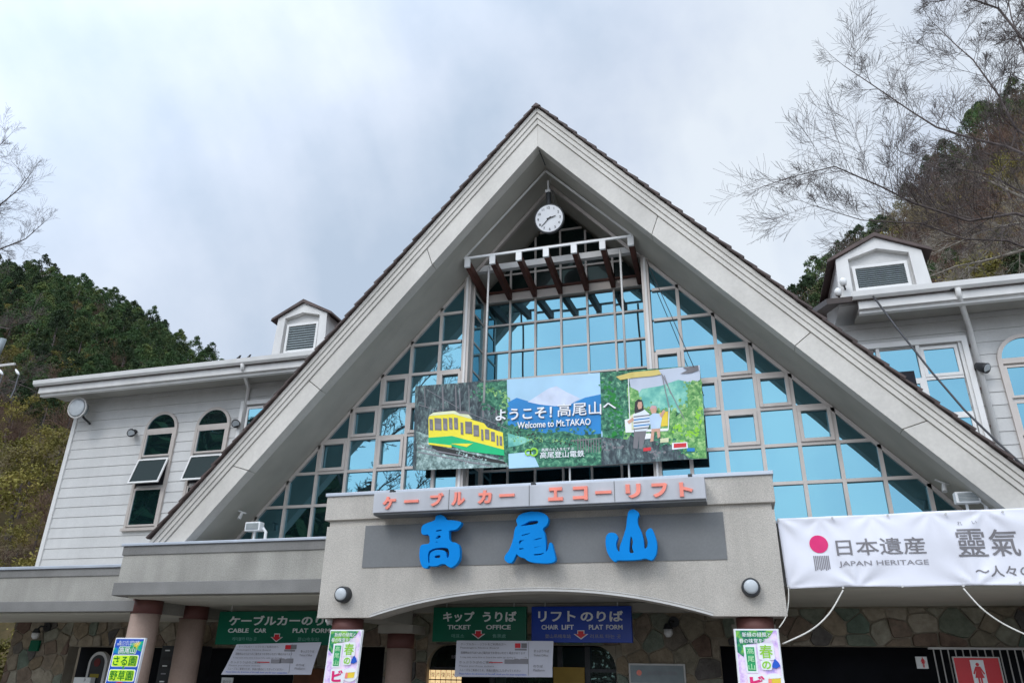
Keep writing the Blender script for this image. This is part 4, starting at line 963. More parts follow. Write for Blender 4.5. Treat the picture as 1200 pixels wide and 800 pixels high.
def jt(s, px, py, h, m, w, off=.01, rot=0):
    q = at(px, py, BY); return text(s, q.x, q.z, BY-.012, h, m, JB, 'lettering', w=w, off=off, ext=.001, warp=fold, rot=rot)
jt('日本遺産', 1031, 640, .235, M_ink, 1.17, .006)
jt('JAPAN HERITAGE', 1035, 660, .085, M_ink2, 1.17, .004)
jt('靈', 1138, 635.5, .37, M_ink, .38, .004); jt('氣', 1177, 635, .36, M_ink, .36, .008); q = at(1178, 634, BY)
text('満', q.x+.47, q.z+.0, BY-.012, .40, M_ink, JB, w=.42, off=.02, ext=.001, warp=fold); text('山', q.x+.95, q.z, BY-.012, .36, M_ink, JB, w=.40, off=.02, ext=.001, warp=fold)
jt('れ', 1124, 613, .055, M_ink2, .06, .0); jt('い', 1141, 612, .045, M_ink2, .06, .0)
q = at(1143, 669, BY); text('〜人々の祈りが紡ぐ桑都物語〜', q.x, q.z+.0, BY-.012, .15, M_ink, JB, w=2.5, off=.012, ext=.001, warp=fold, left=True)
q = at(959.5, 637, BY); rp_ = MB(); cpts = circ(0, 0, 1, 28)
for k in range(6):          # the disc in rings so that it can follow the folds
    r0, r1 = k/6*.128, (k+1)/6*.128
    for a, b2 in zip(cpts, cpts[1:]+cpts[:1]):
        P4 = [(q.x+a[0]*r0, q.z+a[1]*r0), (q.x+a[0]*r1, q.z+a[1]*r1), (q.x+b2[0]*r1, q.z+b2[1]*r1), (q.x+b2[0]*r0, q.z+b2[1]*r0)]
        rp_.quad(*[(x, BY-.012+fold(x, z), z) for x, z in (P4 if r0 > 0 else P4[:3])])
rp_.build('crimson_disc', M_magenta, JB, smooth=True)
q = at(963, 659, BY); st_ = MB()
for k in range(9):
    x = q.x-.105+k*.0245; l = .0+.01*((k*7) % 3); pts = [(x, q.z+.10), (x+.017, q.z+.10), (x+.017, q.z-.11+l), (x, q.z-.11+l)]; st_.quad(*[(a, BY-.011+fold(a, b2), b2) for a, b2 in pts][::-1])
st_.build('stripe_emblem', M_ink2, JB)
for px, py in ((924, 688), (988, 690), (1057, 689), (1129, 688), (1196, 684), (912, 608), (975, 605), (1040, 602), (1107, 601), (1174, 598)):
    q = at(px, py, BY-.02); MB().tube([(q.x, BY-.05+fold(q.x, q.z), q.z+(.02 if py > 640 else -.02)), (q.x, BY-.03+fold(q.x, q.z), q.z+(.02 if py > 640 else -.02))], .016, 8).build('eyelet', M_grey, JB)
def rope(pts, lab, Y0=11.95, r=.011):
    P = []
    for i in range(len(pts)-1):
        for k in range(6):
            t = k/6; p0 = pts[max(i-1, 0)]; p1 = pts[i]; p2 = pts[i+1]; p3 = pts[min(i+2, len(pts)-1)]
            P.append(tuple(.5*((2*p1[d])+(-p0[d]+p2[d])*t+(2*p0[d]-5*p1[d]+4*p2[d]-p3[d])*t*t+(-p0[d]+3*p1[d]-3*p2[d]+p3[d])*t**3) for d in range(3)))
    P.append(pts[-1]); W = []
    for px, py, Y in P: q = at(px, py, Y); W.append((q.x, Y, q.z))
    o = MB().tube(W, r, 6).build('rope', M_rope, None, smooth=True); tag(o, lab, 'rope', 'white ropes tying down the cloth banner')
rope([(988, 691, 11.95), (972, 718, 11.9), (950, 738, 11.85), (917, 754, 11.8)], 'white rope curving from cloth banner down to the right canopy column')
rope([(1129, 689, 11.95), (1150, 712, 11.9), (1175, 730, 11.9), (1206, 745, 11.85)], 'white rope slanting down to the right above the red toilet sign')
rope([(924, 689, 11.95), (924, 704, 11.9), (921, 722, 11.85), (913, 735, 11.8)], 'short white rope hanging beside the right corner of the canopy', r=.008)

# ------------------------------------------------------------------ picture banner in front of the glazing
WYb = 13.18; WB = tuple(Vector(q)*(13.18/12.9) for q in ((-5.83, 0, 5.205), (-.285, 0, 5.105), (-.30, 0, 3.39), (-5.76, 0, 3.49)))
def wp(u, v, d=0):               # u right, v down (0..1)
    q = (WB[0]*(1-u)+WB[1]*u)*(1-v)+(WB[3]*(1-u)+WB[2]*u)*v; return (q.x, WYb-d+.0016*math.sin(u*19)+.0014*math.sin(v*6+u*5), q.z)
def wz(px, py):                  # photo pixel -> (u, v)
    q = at(px, py, WYb); u = (q.x-WB[0].x)/(WB[1].x-WB[0].x); zt2_ = WB[0].z+(WB[1].z-WB[0].z)*u; zb2 = WB[3].z+(WB[2].z-WB[3].z)*u; return u, (zt2_-q.z)/(zt2_-zb2)
pb = MB(); NU, NV = 48, 14
for i in range(NU+1):
    for j in range(NV+1): pb.v.append(wp(i/NU, j/NV))
for i in range(NU):
    for j in range(NV): a = i*(NV+1)+j; pb.f.append((a, a+1, a+NV+2, a+NV+1))
PB = pb.build('picture_banner', M_pwhite, None, smooth=True); tag(PB, 'large printed picture banner with cable car, snowy mountain and chair lift', 'banner')
sm = PB.modifiers.new('thick', 'SOLIDIFY'); sm.thickness = .012; sm.offset = -1
def sheet(u0, u1, v0, v1, m, d, nu=12, nv=8):
    q = MB()
    for i in range(nu+1):
        for j in range(nv+1): q.v.append(wp(u0+(u1-u0)*i/nu, v0+(v1-v0)*j/nv, d))
    for i in range(nu):
        for j in range(nv): a = i*(nv+1)+j; q.f.append((a, a+1, a+nv+2, a+nv+1))
    return q.build('print', m, PB, smooth=True)
def P_(pts, m, d, nm='print'): return MB().quad(*[wp(*wz(x, y), d) for x, y in pts]).build(nm, m, PB)
cliff = ramp_mat('forest_cutting_print', [(.32, (.02, .028, .035)), (.47, (.055, .075, .085)), (.58, (.12, .17, .17)), (.70, (.28, .38, .36))], 8, 10, .5, dist=.6, mscale=(1.6, 1, .7))
bushp = ramp_mat('leafy_print', [(.34, (.015, .055, .045)), (.48, (.035, .16, .10)), (.58, (.09, .30, .17)), (.70, (.36, .58, .38))], 12, 10, .5, dist=.5)
bush2 = ramp_mat('bright_leafy_print', [(.34, (.05, .17, .06)), (.5, (.16, .40, .12)), (.66, (.50, .70, .30))], 13, 9, .5, dist=.5)
rocks = ramp_mat('rubble_print', [(.33, (.05, .08, .08)), (.48, (.22, .32, .30)), (.6, (.45, .58, .55)), (.7, (.78, .85, .84))], 9, 8, .5)
hazy = ramp_mat('hazy_hill_print', [(.35, (.12, .42, .36)), (.5, (.20, .55, .45)), (.65, (.36, .70, .55))], 5, 6, .5)
skyp = mat('print_sky', (.42, .66, .84), .5, .8, .12); bluem = mat('print_blue_mountain', (.01, .22, .55), .5, 1.5, .15); snow = mat('print_snow', (.60, .66, .80), .5, 4, .12)
u1, u2 = wz(594, 446)[0], wz(703, 438)[0]
sheet(0, u1, 0, 1, cliff, .004); sheet(u1, u2, 0, 1, skyp, .004); sheet(u2, 1, 0, 1, bushp, .004)
# left picture
P_([(560, 449), (594, 446), (594, 490), (580, 478), (566, 470)], bushp, .008); P_([(585, 500), (594, 490), (594, 546), (588, 540)], bushp, .008)
P_([(486, 520), (500, 515), (596, 541), (596, 547), (484, 551)], rocks, .008)
P_([(486, 505), (505, 512), (500, 518), (485, 520)], rocks, .010)
for a, b2 in (((487, 524), (592, 543)), ((487, 529), (575, 546))): P_([a, b2, (b2[0], b2[1]+1.2), (a[0], a[1]+1.3)], M_ink2, .012)
P_([(538, 455), (539, 455), (539, 483), (538, 483)], M_ink2, .010)
for a, b2 in (((500, 456), (537, 478)), ((490, 474), (520, 483)), ((545, 482), (594, 502))): P_([a, b2, (b2[0], b2[1]+.6), (a[0], a[1]+.6)], M_ink2, .010)
for k in range(11):
    x = 497+k*8.3+(k*37 % 5); P_([(x, 453-k*.3), (x+.9+(k % 3)*.4, 453-k*.3), (x+1+(k % 3)*.4, 476+k*1.6), (x-.2, 476+k*1.6)], cliff if k % 2 else M_ink, .0065)
def blobs(pts, n, r, m, d, seed):
    g_ = random.Random(seed); mb = MB()
    for _ in range(n):
        a, b2 = g_.choice(list(zip(pts, pts[1:]))); t = g_.random(); x, y = a[0]+(b2[0]-a[0])*t+g_.gauss(0, r*1.6), a[1]+(b2[1]-a[1])*t+g_.gauss(0, r*1.6)
        x = min(max(x, 488), 822); y = min(max(y, 452 if x < 594 else 448), 538 if x > 700 else 543); rr = g_.uniform(.35, 1)*r
        mb.quad(*[wp(*wz(x+rr*g_.uniform(.5, 1.2)*math.cos(k*1.05), y+rr*g_.uniform(.5, 1.1)*math.sin(k*1.05)), d+_*.000004) for k in range(6)])
    mb.build('print', m, PB, kind='stuff')
blobs([(560, 449), (566, 470), (580, 478), (593, 494), (590, 545)], 90, 2.6, bushp, .0095, 1); blobs([(566, 455), (590, 460), (592, 480)], 60, 1.8, bush2, .0098, 2)
blobs([(492, 518), (530, 532), (560, 540), (588, 546)], 120, 1.6, rocks, .0105, 3); blobs([(486, 520), (520, 534), (560, 545)], 70, 1.2, M_ink, .0108, 4)
blobs([(596, 500), (640, 508), (700, 510)], 120, 2.6, bushp, .0135, 5); blobs([(598, 506), (620, 512), (660, 520), (700, 520)], 80, 1.6, M_black, .0138, 6); blobs([(600, 514), (640, 516), (690, 514)], 60, 1.5, bush2, .0141, 7)
blobs([(742, 470), (752, 480), (790, 484), (806, 478), (808, 452), (815, 445)], 150, 2.8, bush2, .0148, 8); blobs([(728, 500), (760, 512), (790, 522), (815, 533)], 130, 2.4, bushp, .0158, 9); blobs([(708, 450), (720, 470), (725, 500), (712, 530)], 110, 2.6, M_dgreen, .0150, 10); blobs([(790, 500), (815, 512), (820, 480)], 70, 2.2, M_lgreen, .0160, 11); blobs([(706, 520), (740, 530), (780, 534)], 90, 2.2, M_ink, .0162, 12)
tram_y = mat('tram_yellow_print', (.90, .76, .04), .5, 4, .05); tram_g = mat('tram_green_print', (.0, .50, .18), .5, 4, .06); tram_t = mat('tram_roof_print', (.78, .80, .52), .5)
P_([(504, 521), (590, 541), (590, 544), (520, 533), (504, 525)], M_black, .012)
P_([(501, 489), (506, 484), (530, 482), (546, 486), (552, 492), (566, 496), (570, 501), (588, 507), (589, 534), (545, 526), (528, 521), (500, 518)], tram_y, .014)
P_([(501, 487.5), (507, 483.5), (531, 481.5), (548, 485.5), (553, 491), (547, 490), (530, 485), (507, 487)], tram_t, .017)
P_([(500, 513), (528, 511), (589, 527), (589, 534), (545, 529), (528, 523), (500, 519)], tram_g, .017)
P_([(526, 520), (550, 520), (553, 519), (545, 524)], tram_y, .020)
P_([(500, 519), (527, 522), (527, 525), (500, 521)], tram_y, .019)
for x0, y0, x1, y1 in ((502, 491, 506, 504), (508, 490, 516, 504), (518, 490, 523, 504), (525, 489.5, 529, 503), (531, 489.5, 535.5, 503), (538.5, 495, 541.5, 509), (544, 494, 552, 508), (553.5, 498, 560, 511), (562.5, 503, 565, 516), (567, 503, 572, 515), (574, 506, 578.5, 517), (580.5, 510, 582.5, 522), (584, 511, 587, 522)):
    P_([(x0, y0), (x1, y0+.6), (x1, y1+.6), (x0, y1)], M_ink, .020); P_([(x0+.8, y0+(y1-y0)*.45), (x1-.8, y0+(y1-y0)*.5), (x1-.8, y1-1), (x0+.8, y1-1.6)], M_ink2, .0215)
P_([(533, 482), (545, 482), (551, 486), (538, 485)], M_ink, .0195)
# middle picture: snow mountain
P_([(594, 472), (605, 466), (618, 470), (632, 474), (650, 472), (668, 474), (685, 466), (704, 462), (704, 512), (594, 514)], bluem, .008)
P_([(618, 471), (632, 462), (643, 455), (652, 452.5), (663, 459), (680, 467), (668, 474), (650, 476), (632, 474)], snow, .010)
P_([(594, 498), (615, 503), (640, 508), (660, 505), (680, 510), (704, 508), (704, 545), (594, 549)], bushp, .012)
P_([(594, 508), (612, 512), (622, 516), (606, 522), (594, 524)], hazy, .014)
P_([(594, 532), (622, 529), (630, 547), (594, 549)], skyp, .014)
for k in range(9): P_([(676+k*3.1, 513+k*.2), (677+k*3.1, 513+k*.2), (677+k*3.1, 530), (676+k*3.1, 530)], M_ink, .0155)
P_([(668, 516), (704, 513), (704, 514.2), (668, 517.2)], M_ink, .0165)
# right picture: chair lift
P_([(736, 437), (820, 428), (822, 470), (800, 462), (775, 460), (750, 462), (742, 470)], mat('print_grey_sky', (.55, .60, .70), .5, 1, .08), .008)
P_([(742, 470), (752, 456), (775, 452), (795, 445), (812, 449), (824, 462), (826, 492), (790, 482), (760, 480)], hazy, .010)
P_([(806, 455), (822, 444), (829, 537), (815, 537), (796, 520), (790, 490), (806, 478)], bush2, .012)
P_([(735, 452), (748, 458), (752, 480), (790, 484), (800, 505), (822, 525), (824, 536), (760, 540), (730, 520)], bush2, .0135)
P_([(704, 440), (722, 440), (734, 455), (738, 490), (728, 500), (704, 505)], bushp, .0145)
P_([(704, 512), (735, 515), (742, 505), (770, 510), (782, 518), (800, 530), (810, 538), (704, 545)], cliff, .0155)
P_([(722, 441.5), (740, 436.5), (772, 433.5), (775, 439), (764, 441), (742, 443), (727, 445.5)], mat('canopy_ochre_print', (.70, .55, .16), .5), .020)
for a, b2, m in (((736, 444), (737.5, 492), M_pwhite), ((775, 438), (784, 478), M_ink2), ((784, 478), (783, 504), M_pwhite), ((776, 440), (802, 492), M_ink2), ((778, 440), (786, 462), M_ink2)):
    P_([a, (a[0]+1, a[1]), (b2[0]+1, b2[1]), b2], m, .022)
P_([(732, 492), (740, 490), (740, 504), (783, 502), (783, 505), (733, 507)], M_pwhite, .022)
P_([(773, 484), (783, 482), (783, 499), (775, 500)], M_yel, .0225)
P_([(738, 488), (744, 484), (746, 503), (738, 504)], mat('cream_print', (.72, .72, .45), .5), .0215)
# the woman in the striped top
P_([(743, 504), (757, 502), (757, 509), (753, 526), (749, 526), (749, 511), (747, 526), (742, 525)], M_ink, .024)
stripe = mat('stripe_white_print', (.75, .80, .84), .5)
P_([(742, 486), (748, 481), (755, 480), (761, 485), (763, 495), (758, 505), (744, 506), (742, 497)], stripe, .025)
for k in range(5): P_([(742.5, 488+k*3.6), (761.5, 486+k*3.6), (761.5, 487.3+k*3.6), (742.5, 489.5+k*3.6)], bluem if k % 2 else M_ink, .0265)
P_([(743.5, 480), (744.5, 471), (748, 468), (752.5, 469), (754, 474), (754.5, 481), (750, 483), (744, 485)], M_black, .0275)
P_([(748, 471.5), (752, 471), (753, 475), (752, 479), (748.5, 480), (747, 476)], M_skin, .029)
P_([(735, 494), (742, 489), (743, 493), (737, 497)], M_skin, .0275)
# the child in pale blue
P_([(764, 502), (774, 501), (774, 512), (771, 514), (770, 506), (767, 506), (766, 517), (762, 518)], M_skin, .025)
P_([(761, 488), (766, 484), (773, 485), (776, 490), (774, 502), (763, 503)], mat('pale_blue_print', (.50, .64, .80), .5), .0265)
P_([(762, 480), (765, 476.5), (769, 477), (770, 480), (769, 484), (764, 485)], M_skin, .0275); P_([(761, 480), (764, 475.5), (769, 476), (770, 479), (765, 479)], mat('pink_cap_print', (.62, .36, .36), .5), .029)
P_([(773, 487), (778, 480), (780, 482), (776, 490)], M_skin, .0275)
P_([(752, 508), (763, 508), (763, 514), (753, 515)], M_pwhite, .0235); P_([(754, 525), (763, 524), (763, 528), (754, 529)], M_red, .0235)
P_([(788, 519), (806, 518), (807, 525), (788, 527)], M_pwhite, .0205); P_([(790, 520), (805, 519), (805, 524), (790, 525)], M_red, .0225); P_([(806, 525), (815, 525), (815, 529), (806, 529)], bluem, .0225); P_([(774, 514), (784, 513), (784, 518), (774, 519)], mat('cream_print', (.72, .72, .45), .5), .0225)
P_([(800, 431), (818, 428.5), (819, 434), (811, 437), (797, 438.5), (806, 434)], M_ink, .0225)
def wt(s, px, py, h, w_, m=M_pwhite, off=.02, d=.03, rot=-.02, nm='lettering'):
    q = at(px, py, WYb); return text(s, q.x, q.z, WYb-d, h, m, PB, nm, w=w_, off=off, ext=.002, rot=rot)
for dd, mm in ((.026, M_ink), (.032, M_pwhite)):
    k = .6 if mm is M_ink else 0
    wt('ようこそ！', 614+k, 485+k, .23, 1.12, mm, .02, dd); wt('高尾山', 679+k, 479.5+k, .26, .84, mm, .006, dd); wt('へ', 714.5+k, 476+k, .12, .25, mm, .02, dd)
    wt('Welcome to Mt.TAKAO', 649+k*.6, 496.5+k*.6, .13, 1.42, mm, .012, dd)
wt('高尾山と人をむすぶ', 654, 526.5, .06, .62, M_pwhite, .01); wt('高尾登山電鉄', 659, 532.5, .125, .84, M_pwhite, .008)
q = at(623, 530, WYb)
lg = MB(); 
for cx_, r in ((-.06, .065), (.05, .085)):
    for i in range(14):
        a, b2 = 2*math.pi*i/14, 2*math.pi*(i+1)/14; lg.quad(*[(q.x+cx_+rr*math.cos(t), WYb-.031, q.z+rr*math.sin(t)) for rr, t in ((r, a), (r, b2), (r*.6, b2), (r*.6, a))])
lg.build('emblem', M_lgreen, PB)
# dark back of the cloth and the posts that carry it
bk = MB(); bk.quad(*[(q.x, WYb+.02, q.z) for q in (WB[0], WB[3], WB[2], WB[1])]); bk.build('backing', M_dark, PB)
for px in (668, 737, 770):
    q = at(px, 545, 13.3); MB().tube([(q.x, 13.27, 2.2), (q.x, 13.27, 4.9)], .018, 6).build('support_post', M_grey, PB)
def cable(pts, r, lab, grp=None, m=M_cable):
    W = [(at(x, y, Y).x, Y, at(x, y, Y).z) for x, y, Y in pts]; o = MB().tube(W, r, 6).build('cable', m, None, smooth=True); tag(o, lab, 'cable', grp)
cable([(757, 304, 13.2), (785, 366, 13.02), (813, 430, 12.9)], .007, 'thin stay wire from gable soffit to top right corner of the picture banner')
cable([(1021, 344, 14.6), (1050, 383, 14.2), (1092, 436, 13.6), (1130, 480, 13.1), (1168, 517, 12.6), (1215, 560, 12.0)], .020, 'black service cable slanting from the right dormer down across the gable')
# insulators at the foot of the right dormer
for px, py in ((982, 342), (988, 330)):
    q = at(px, py, 14.75); t_ = thing('cable_insulator', 'upper white porcelain insulator at the foot of right dormer' if py < 335 else 'lower white porcelain insulator at the foot of right dormer', 'insulator', (q.x, 14.75, q.z), 'insulators beside the right dormer')
    MB().tube([(q.x, 14.75, q.z-.09), (q.x, 14.75, q.z), (q.x, 14.75, q.z+.05), (q.x, 14.75, q.z+.09)], [.05, .075, .06, .02], 12).build('body', M_white, t_, smooth=True)
    MB().tube([(q.x, 14.75, q.z-.09), (q.x+.05, 14.93, q.z-.09)], .02, 6).build('pin', M_dark2, t_)
# birds on the left gutter
def bird(px, py, lab, s=1.):
    q = at(px, py, 14.58); t_ = tag(MB().tube([(q.x-.09*s, 14.58, q.z-.01), (q.x-.03*s, 14.58, q.z+.02), (q.x+.03*s, 14.58, q.z+.05), (q.x+.06*s, 14.58, q.z+.10), (q.x+.10*s, 14.58, q.z+.10)], [.008, .035*s, .04*s, .024*s, .004], 8).build('small_bird', M_dark2, None, smooth=True), lab, 'bird', 'small birds on the roof edge')
    return t_
bird(279, 421, 'small dark bird perched on the left gutter, farther from the dormer', .8); bird(291, 420, 'small dark bird perched on the left gutter, nearer the dormer', .7); bird(1117, 340, 'small dark bird perched on the right gutter beside the dormer', .7)
# power pole at the left edge
q = at(-9, 430, 22); pp = thing('power_pole', 'concrete power pole with crossarm at the left edge of the picture', 'pole', (q.x, 22, GZ))
MB().tube([(q.x, 22, GZ), (q.x, 22, q.z+.9)], [.17, .11], 12).build('pole', M_grey, pp, smooth=True)
q2 = at(19, 427, 22); MB().box(q.x-.9, q2.x, 21.9, 21.97, q2.z-.05, q2.z+.05).build('crossarm', M_grey, pp)
q3 = at(1, 405, 22); MB().tube([(q3.x-.05, 22, q3.z-.5), (q3.x+.03, 22, q3.z+.32)], [.12, .12], 14).build('transformer', M_louv, pp, smooth=True)
for px in (3, 22):
    q4 = at(px, 437, 22); MB().tube([(q4.x-.15, 21.94, q4.z+.15), (q4.x, 21.94, q4.z), (q4.x+.12, 21.94, q4.z-.12)], [.03, .06, .03], 8).build('insulator', M_white, pp, smooth=True)
    MB().tube([(q4.x+.1, 21.94, q4.z-.1), (q4.x+.8, 21.4, q4.z-1.0), (q4.x+1.6, 20.7, q4.z-1.7)], .022, 5).build('wire', M_cable, pp)

# ------------------------------------------------------------------ trees
def limb(mb, p, d, L, r, lev, rng, kids, curl=.18, droop=.0, minr=.004, sub=None):
    """a bent tapering branch that forks"""
    n = 5 if lev < 2 else 4 if lev == 2 else 3; pts = [Vector(p)]; rr = [r]; dirs = []; q = Vector(p); d = d.normalized()
    for i in range(n):
        d = (d+Vector((rng.gauss(0, curl), rng.gauss(0, curl), rng.gauss(0, curl)-droop))*.55).normalized(); q = q+d*(L/n); pts.append(q.copy()); rr.append(max(minr, r*(1-.72*(i+1)/n))); dirs.append(d.copy())
    mb.tube(pts, rr, 6 if r > .08 else 4 if r > .02 else 3, cap=False)
    if lev <= 0: return
    k = kids[lev]
    for j in range(k):
        t = .22+.76*(j+rng.uniform(.1, .9))/k; f = t*n; i = min(int(f), n-1); b = pts[i].lerp(pts[i+1], f-i)
        ax = Vector((rng.gauss(0, 1), rng.gauss(0, 1), rng.gauss(0, 1)+.35)).normalized(); side = (ax-dirs[i]*ax.dot(dirs[i])).normalized()
        nd = dirs[i]*rng.uniform(.75, 1.05)+side*rng.uniform(.5, .95)
        limb(mb, b, nd, L*rng.uniform(.48, .78)*(1.08-.5*t), rr[i]*(.58 if lev > 1 else .6), lev-1, rng, kids, curl, droop, minr)
def bare_tree(name, label, base, trunk_pts, limbs, m, seed, kids, minr=.004, group=None):
    rng = random.Random(seed); t_ = thing(name, label, 'tree', base, group)
    MB().tube([base]+trunk_pts, [.42]+[.34-.22*i/len(trunk_pts) for i in range(len(trunk_pts))], 10, cap=False).build('trunk', m, t_, smooth=True)
    for pts, r0, lev in limbs:
        mb = MB(); pts = [Vector(p) for p in pts]; n = len(pts)
        rr = [r0*(1-.75*i/(n-1)) for i in range(n)]; mb.tube(pts, rr, 7, cap=False)
        tot = sum((b-a).length for a, b in zip(pts, pts[1:]))
        for i in range(n-1):
            seg = pts[i+1]-pts[i]; cnt = max(1, round(seg.length*3.8))
            for j in range(cnt):
                f = (j+rng.random())/cnt; b = pts[i]+seg*f; dn = seg.normalized()
                ax = Vector((rng.gauss(0, 1), rng.gauss(0, .8), rng.gauss(0, 1)+.55)); side = (ax-dn*ax.dot(dn)).normalized()
                limb(mb, b, dn*rng.uniform(.3, .9)+side*rng.uniform(.5, 1), tot*(.08+.24*rng.random()**1.6), rr[i]*.38, lev, rng, kids, .11, .0, minr)
        limb(mb, pts[-1], pts[-1]-pts[-2], tot*.14, rr[-1], lev, rng, kids, .11, 0, minr)
        mb.build('branch', m, t_)
    return t_
def PX(l, Y, dY=0): return [tuple(at(x, y, Y+dY*i)) for i, (x, y) in enumerate(l)]
Yt = 27.
tb_ = at(1240, 420, Yt)
KD = [0, 7, 9, 5]
bare_tree('bare_tree', 'tall leafless tree whose dark branches spread over the right dormer', (tb_.x, Yt, GZ), [tuple(at(1238, 400, Yt)), tuple(at(1228, 260, Yt)), tuple(at(1215, 140, Yt)), tuple(at(1205, 20, Yt))],
  [(PX([(1228, 262), (1190, 250), (1135, 259), (1071, 238), (1033, 219), (978, 195), (925, 208)], Yt, -.3), .062, 2),
   (PX([(1222, 190), (1180, 172), (1135, 161), (1097, 149), (1067, 130), (1020, 98), (990, 78)], Yt, .3), .060, 2),
   (PX([(1218, 170), (1190, 150), (1169, 110), (1140, 70), (1118, 51), (1095, 28)], Yt, .2), .052, 2),
   (PX([(1225, 240), (1190, 221), (1160, 205), (1135, 200), (1095, 196), (1060, 180)], Yt, .2), .045, 2),
   (PX([(1230, 300), (1180, 282), (1130, 280), (1080, 262), (1010, 258), (950, 240)], Yt, -.2), .045, 2),
   (PX([(1210, 100), (1200, 60), (1185, 20), (1178, -20)], Yt, .2), .052, 2),
   (PX([(1210, 60), (1170, 10), (1130, -4), (1100, 2)], Yt-3, -.3), .05, 2)], M_bark, 11, KD, .0052)
tb_ = at(1250, 420, 33)
bare_tree('bare_tree', 'pale barked leafless tree behind the right roof with drooping limbs', (tb_.x, 33., GZ), [tuple(at(1248, 380, 33)), tuple(at(1240, 270, 33)), tuple(at(1230, 180, 33))],
  [(PX([(1240, 300), (1199, 293), (1152, 306), (1120, 312), (1092, 323)], 33, -.2), .085, 2),
   (PX([(1238, 250), (1199, 232), (1165, 215), (1136, 200)], 33, -.2), .085, 2),
   (PX([(1236, 262), (1190, 262), (1150, 272), (1110, 290), (1085, 300)], 33, .2), .07, 2),
   (PX([(1240, 330), (1200, 322), (1160, 328), (1120, 335)], 33, .2), .07, 2)], M_bark2, 23, KD, .006)
tb_ = at(-60, 420, 27)
bare_tree('bare_tree', 'leafless tree with fine twigs at the left edge above the hill', (tb_.x, 27., GZ), [tuple(at(-58, 380, 27)), tuple(at(-50, 300, 27)), tuple(at(-45, 240, 27))],
  [(PX([(-50, 320), (-30, 270), (0, 240), (22, 222), (35, 205)], 27), .06, 2), (PX([(-50, 340), (-20, 300), (10, 288), (30, 280), (50, 262)], 27), .06, 2), (PX([(-46, 260), (-30, 220), (-10, 180), (10, 160)], 27), .05, 2),
   (PX([(-50, 400), (-20, 380), (10, 385), (40, 372)], 27), .05, 2), (PX([(-50, 430), (-20, 450), (10, 445), (35, 455)], 27), .04, 2)], M_bark, 31, [0, 5, 7, 5], .0045)

# ---- wooded slopes: a few crowns, then copies
def crown_mesh(seed, kind):
    rng = random.Random(seed); v, f = [], []
    def leaf(c, s, flat):
        n = Vector((rng.gauss(0, 1), rng.gauss(0, 1), rng.gauss(0, 1)*flat+.4)).normalized(); a = n.orthogonal().normalized(); b = n.cross(a); t = rng.uniform(0, 6.28)
        a, b = a*math.cos(t)+b*math.sin(t), b*math.cos(t)-a*math.sin(t); k = len(v)
        v.extend([tuple(c+a*s), tuple(c+b*s*.45), tuple(c-a*s*.8), tuple(c-b*s*.45)]); f.append((k, k+1, k+2, k+3))
    if kind == 'conifer':
        H = rng.uniform(6, 7.6); RR = rng.uniform(2.3, 2.9); cl = []
        for i in range(52):
            t = rng.random()**.8; a = rng.uniform(0, 6.28); r = RR*(1-t**1.5)**.75*rng.uniform(.55, 1.05)*min(1, .45+t*2.2); cl.append((Vector((r*math.cos(a), r*math.sin(a), 1.2+t*(H-1.2))), .35+.55*(1-t)*rng.uniform(.6, 1.2)))
        cl.append((Vector((0, 0, H)), .25))
        for c, r in cl:
            for _ in range(int(34*(r/.6)+10)):
                d = Vector((rng.gauss(0, 1), rng.gauss(0, 1), rng.gauss(0, .6))).normalized()*r*rng.random()**.4; leaf(c+d, rng.uniform(.10, .21), .6)
    elif kind == 'broad':
        H = rng.uniform(5, 7); cl = []
        for i in range(34):
            d = Vector((rng.gauss(0, 1), rng.gauss(0, 1), rng.gauss(0, 1))).normalized()*rng.uniform(.5, 1); cl.append((Vector((d.x*2.4, d.y*2.4, H*.62+d.z*H*.36)), rng.uniform(.4, .8)))
        for c, r in cl:
            for _ in range(int(26*(r/.6)+8)):
                d = Vector((rng.gauss(0, 1), rng.gauss(0, 1), rng.gauss(0, .8))).normalized()*r*rng.random()**.4; leaf(c+d, rng.uniform(.10, .22), .8)
    else:                       # bare twiggy crown
        mb = MB(); H = rng.uniform(5, 7)
        for i in range(9):
            a = rng.uniform(0, 6.28); limb(mb, (0, 0, H*.15*rng.random()), Vector((math.cos(a)*.55, math.sin(a)*.55, 1)), H*rng.uniform(.6, .95), .07, 2, rng, [0, 5, 7], .22, 0, .016)
        v, f = mb.v, mb.f
    return v, f
def mk(name, vf, m):
    me = bpy.data.meshes.new(name); me.from_pydata(vf[0], [], vf[1]); me.materials.append(m); return me
CRO = {'conifer': [mk('crown', crown_mesh(s, 'conifer'), M_needle) for s in (1, 2, 3, 4, 5)], 'broad': [mk('crown', crown_mesh(s, 'broad'), M_olive) for s in (6, 7, 8)],
       'brown': [mk('crown', crown_mesh(s, 'bare'), M_brown) for s in (9, 10, 11)], 'grey': [mk('crown', crown_mesh(s, 'bare'), M_greytw) for s in (12, 13, 14)]}
tk = MB().tube([(0, 0, -.8), (.05, 0, 2), (0, .05, 4.6)], [.20, .14, .05], 6, cap=False); TRK = mk('trunk', (tk.v, tk.f), M_bark)
NAMES = {'conifer': 'evergreen_tree', 'broad': 'olive_green_tree', 'brown': 'bare_brown_tree', 'grey': 'bare_grey_tree'}
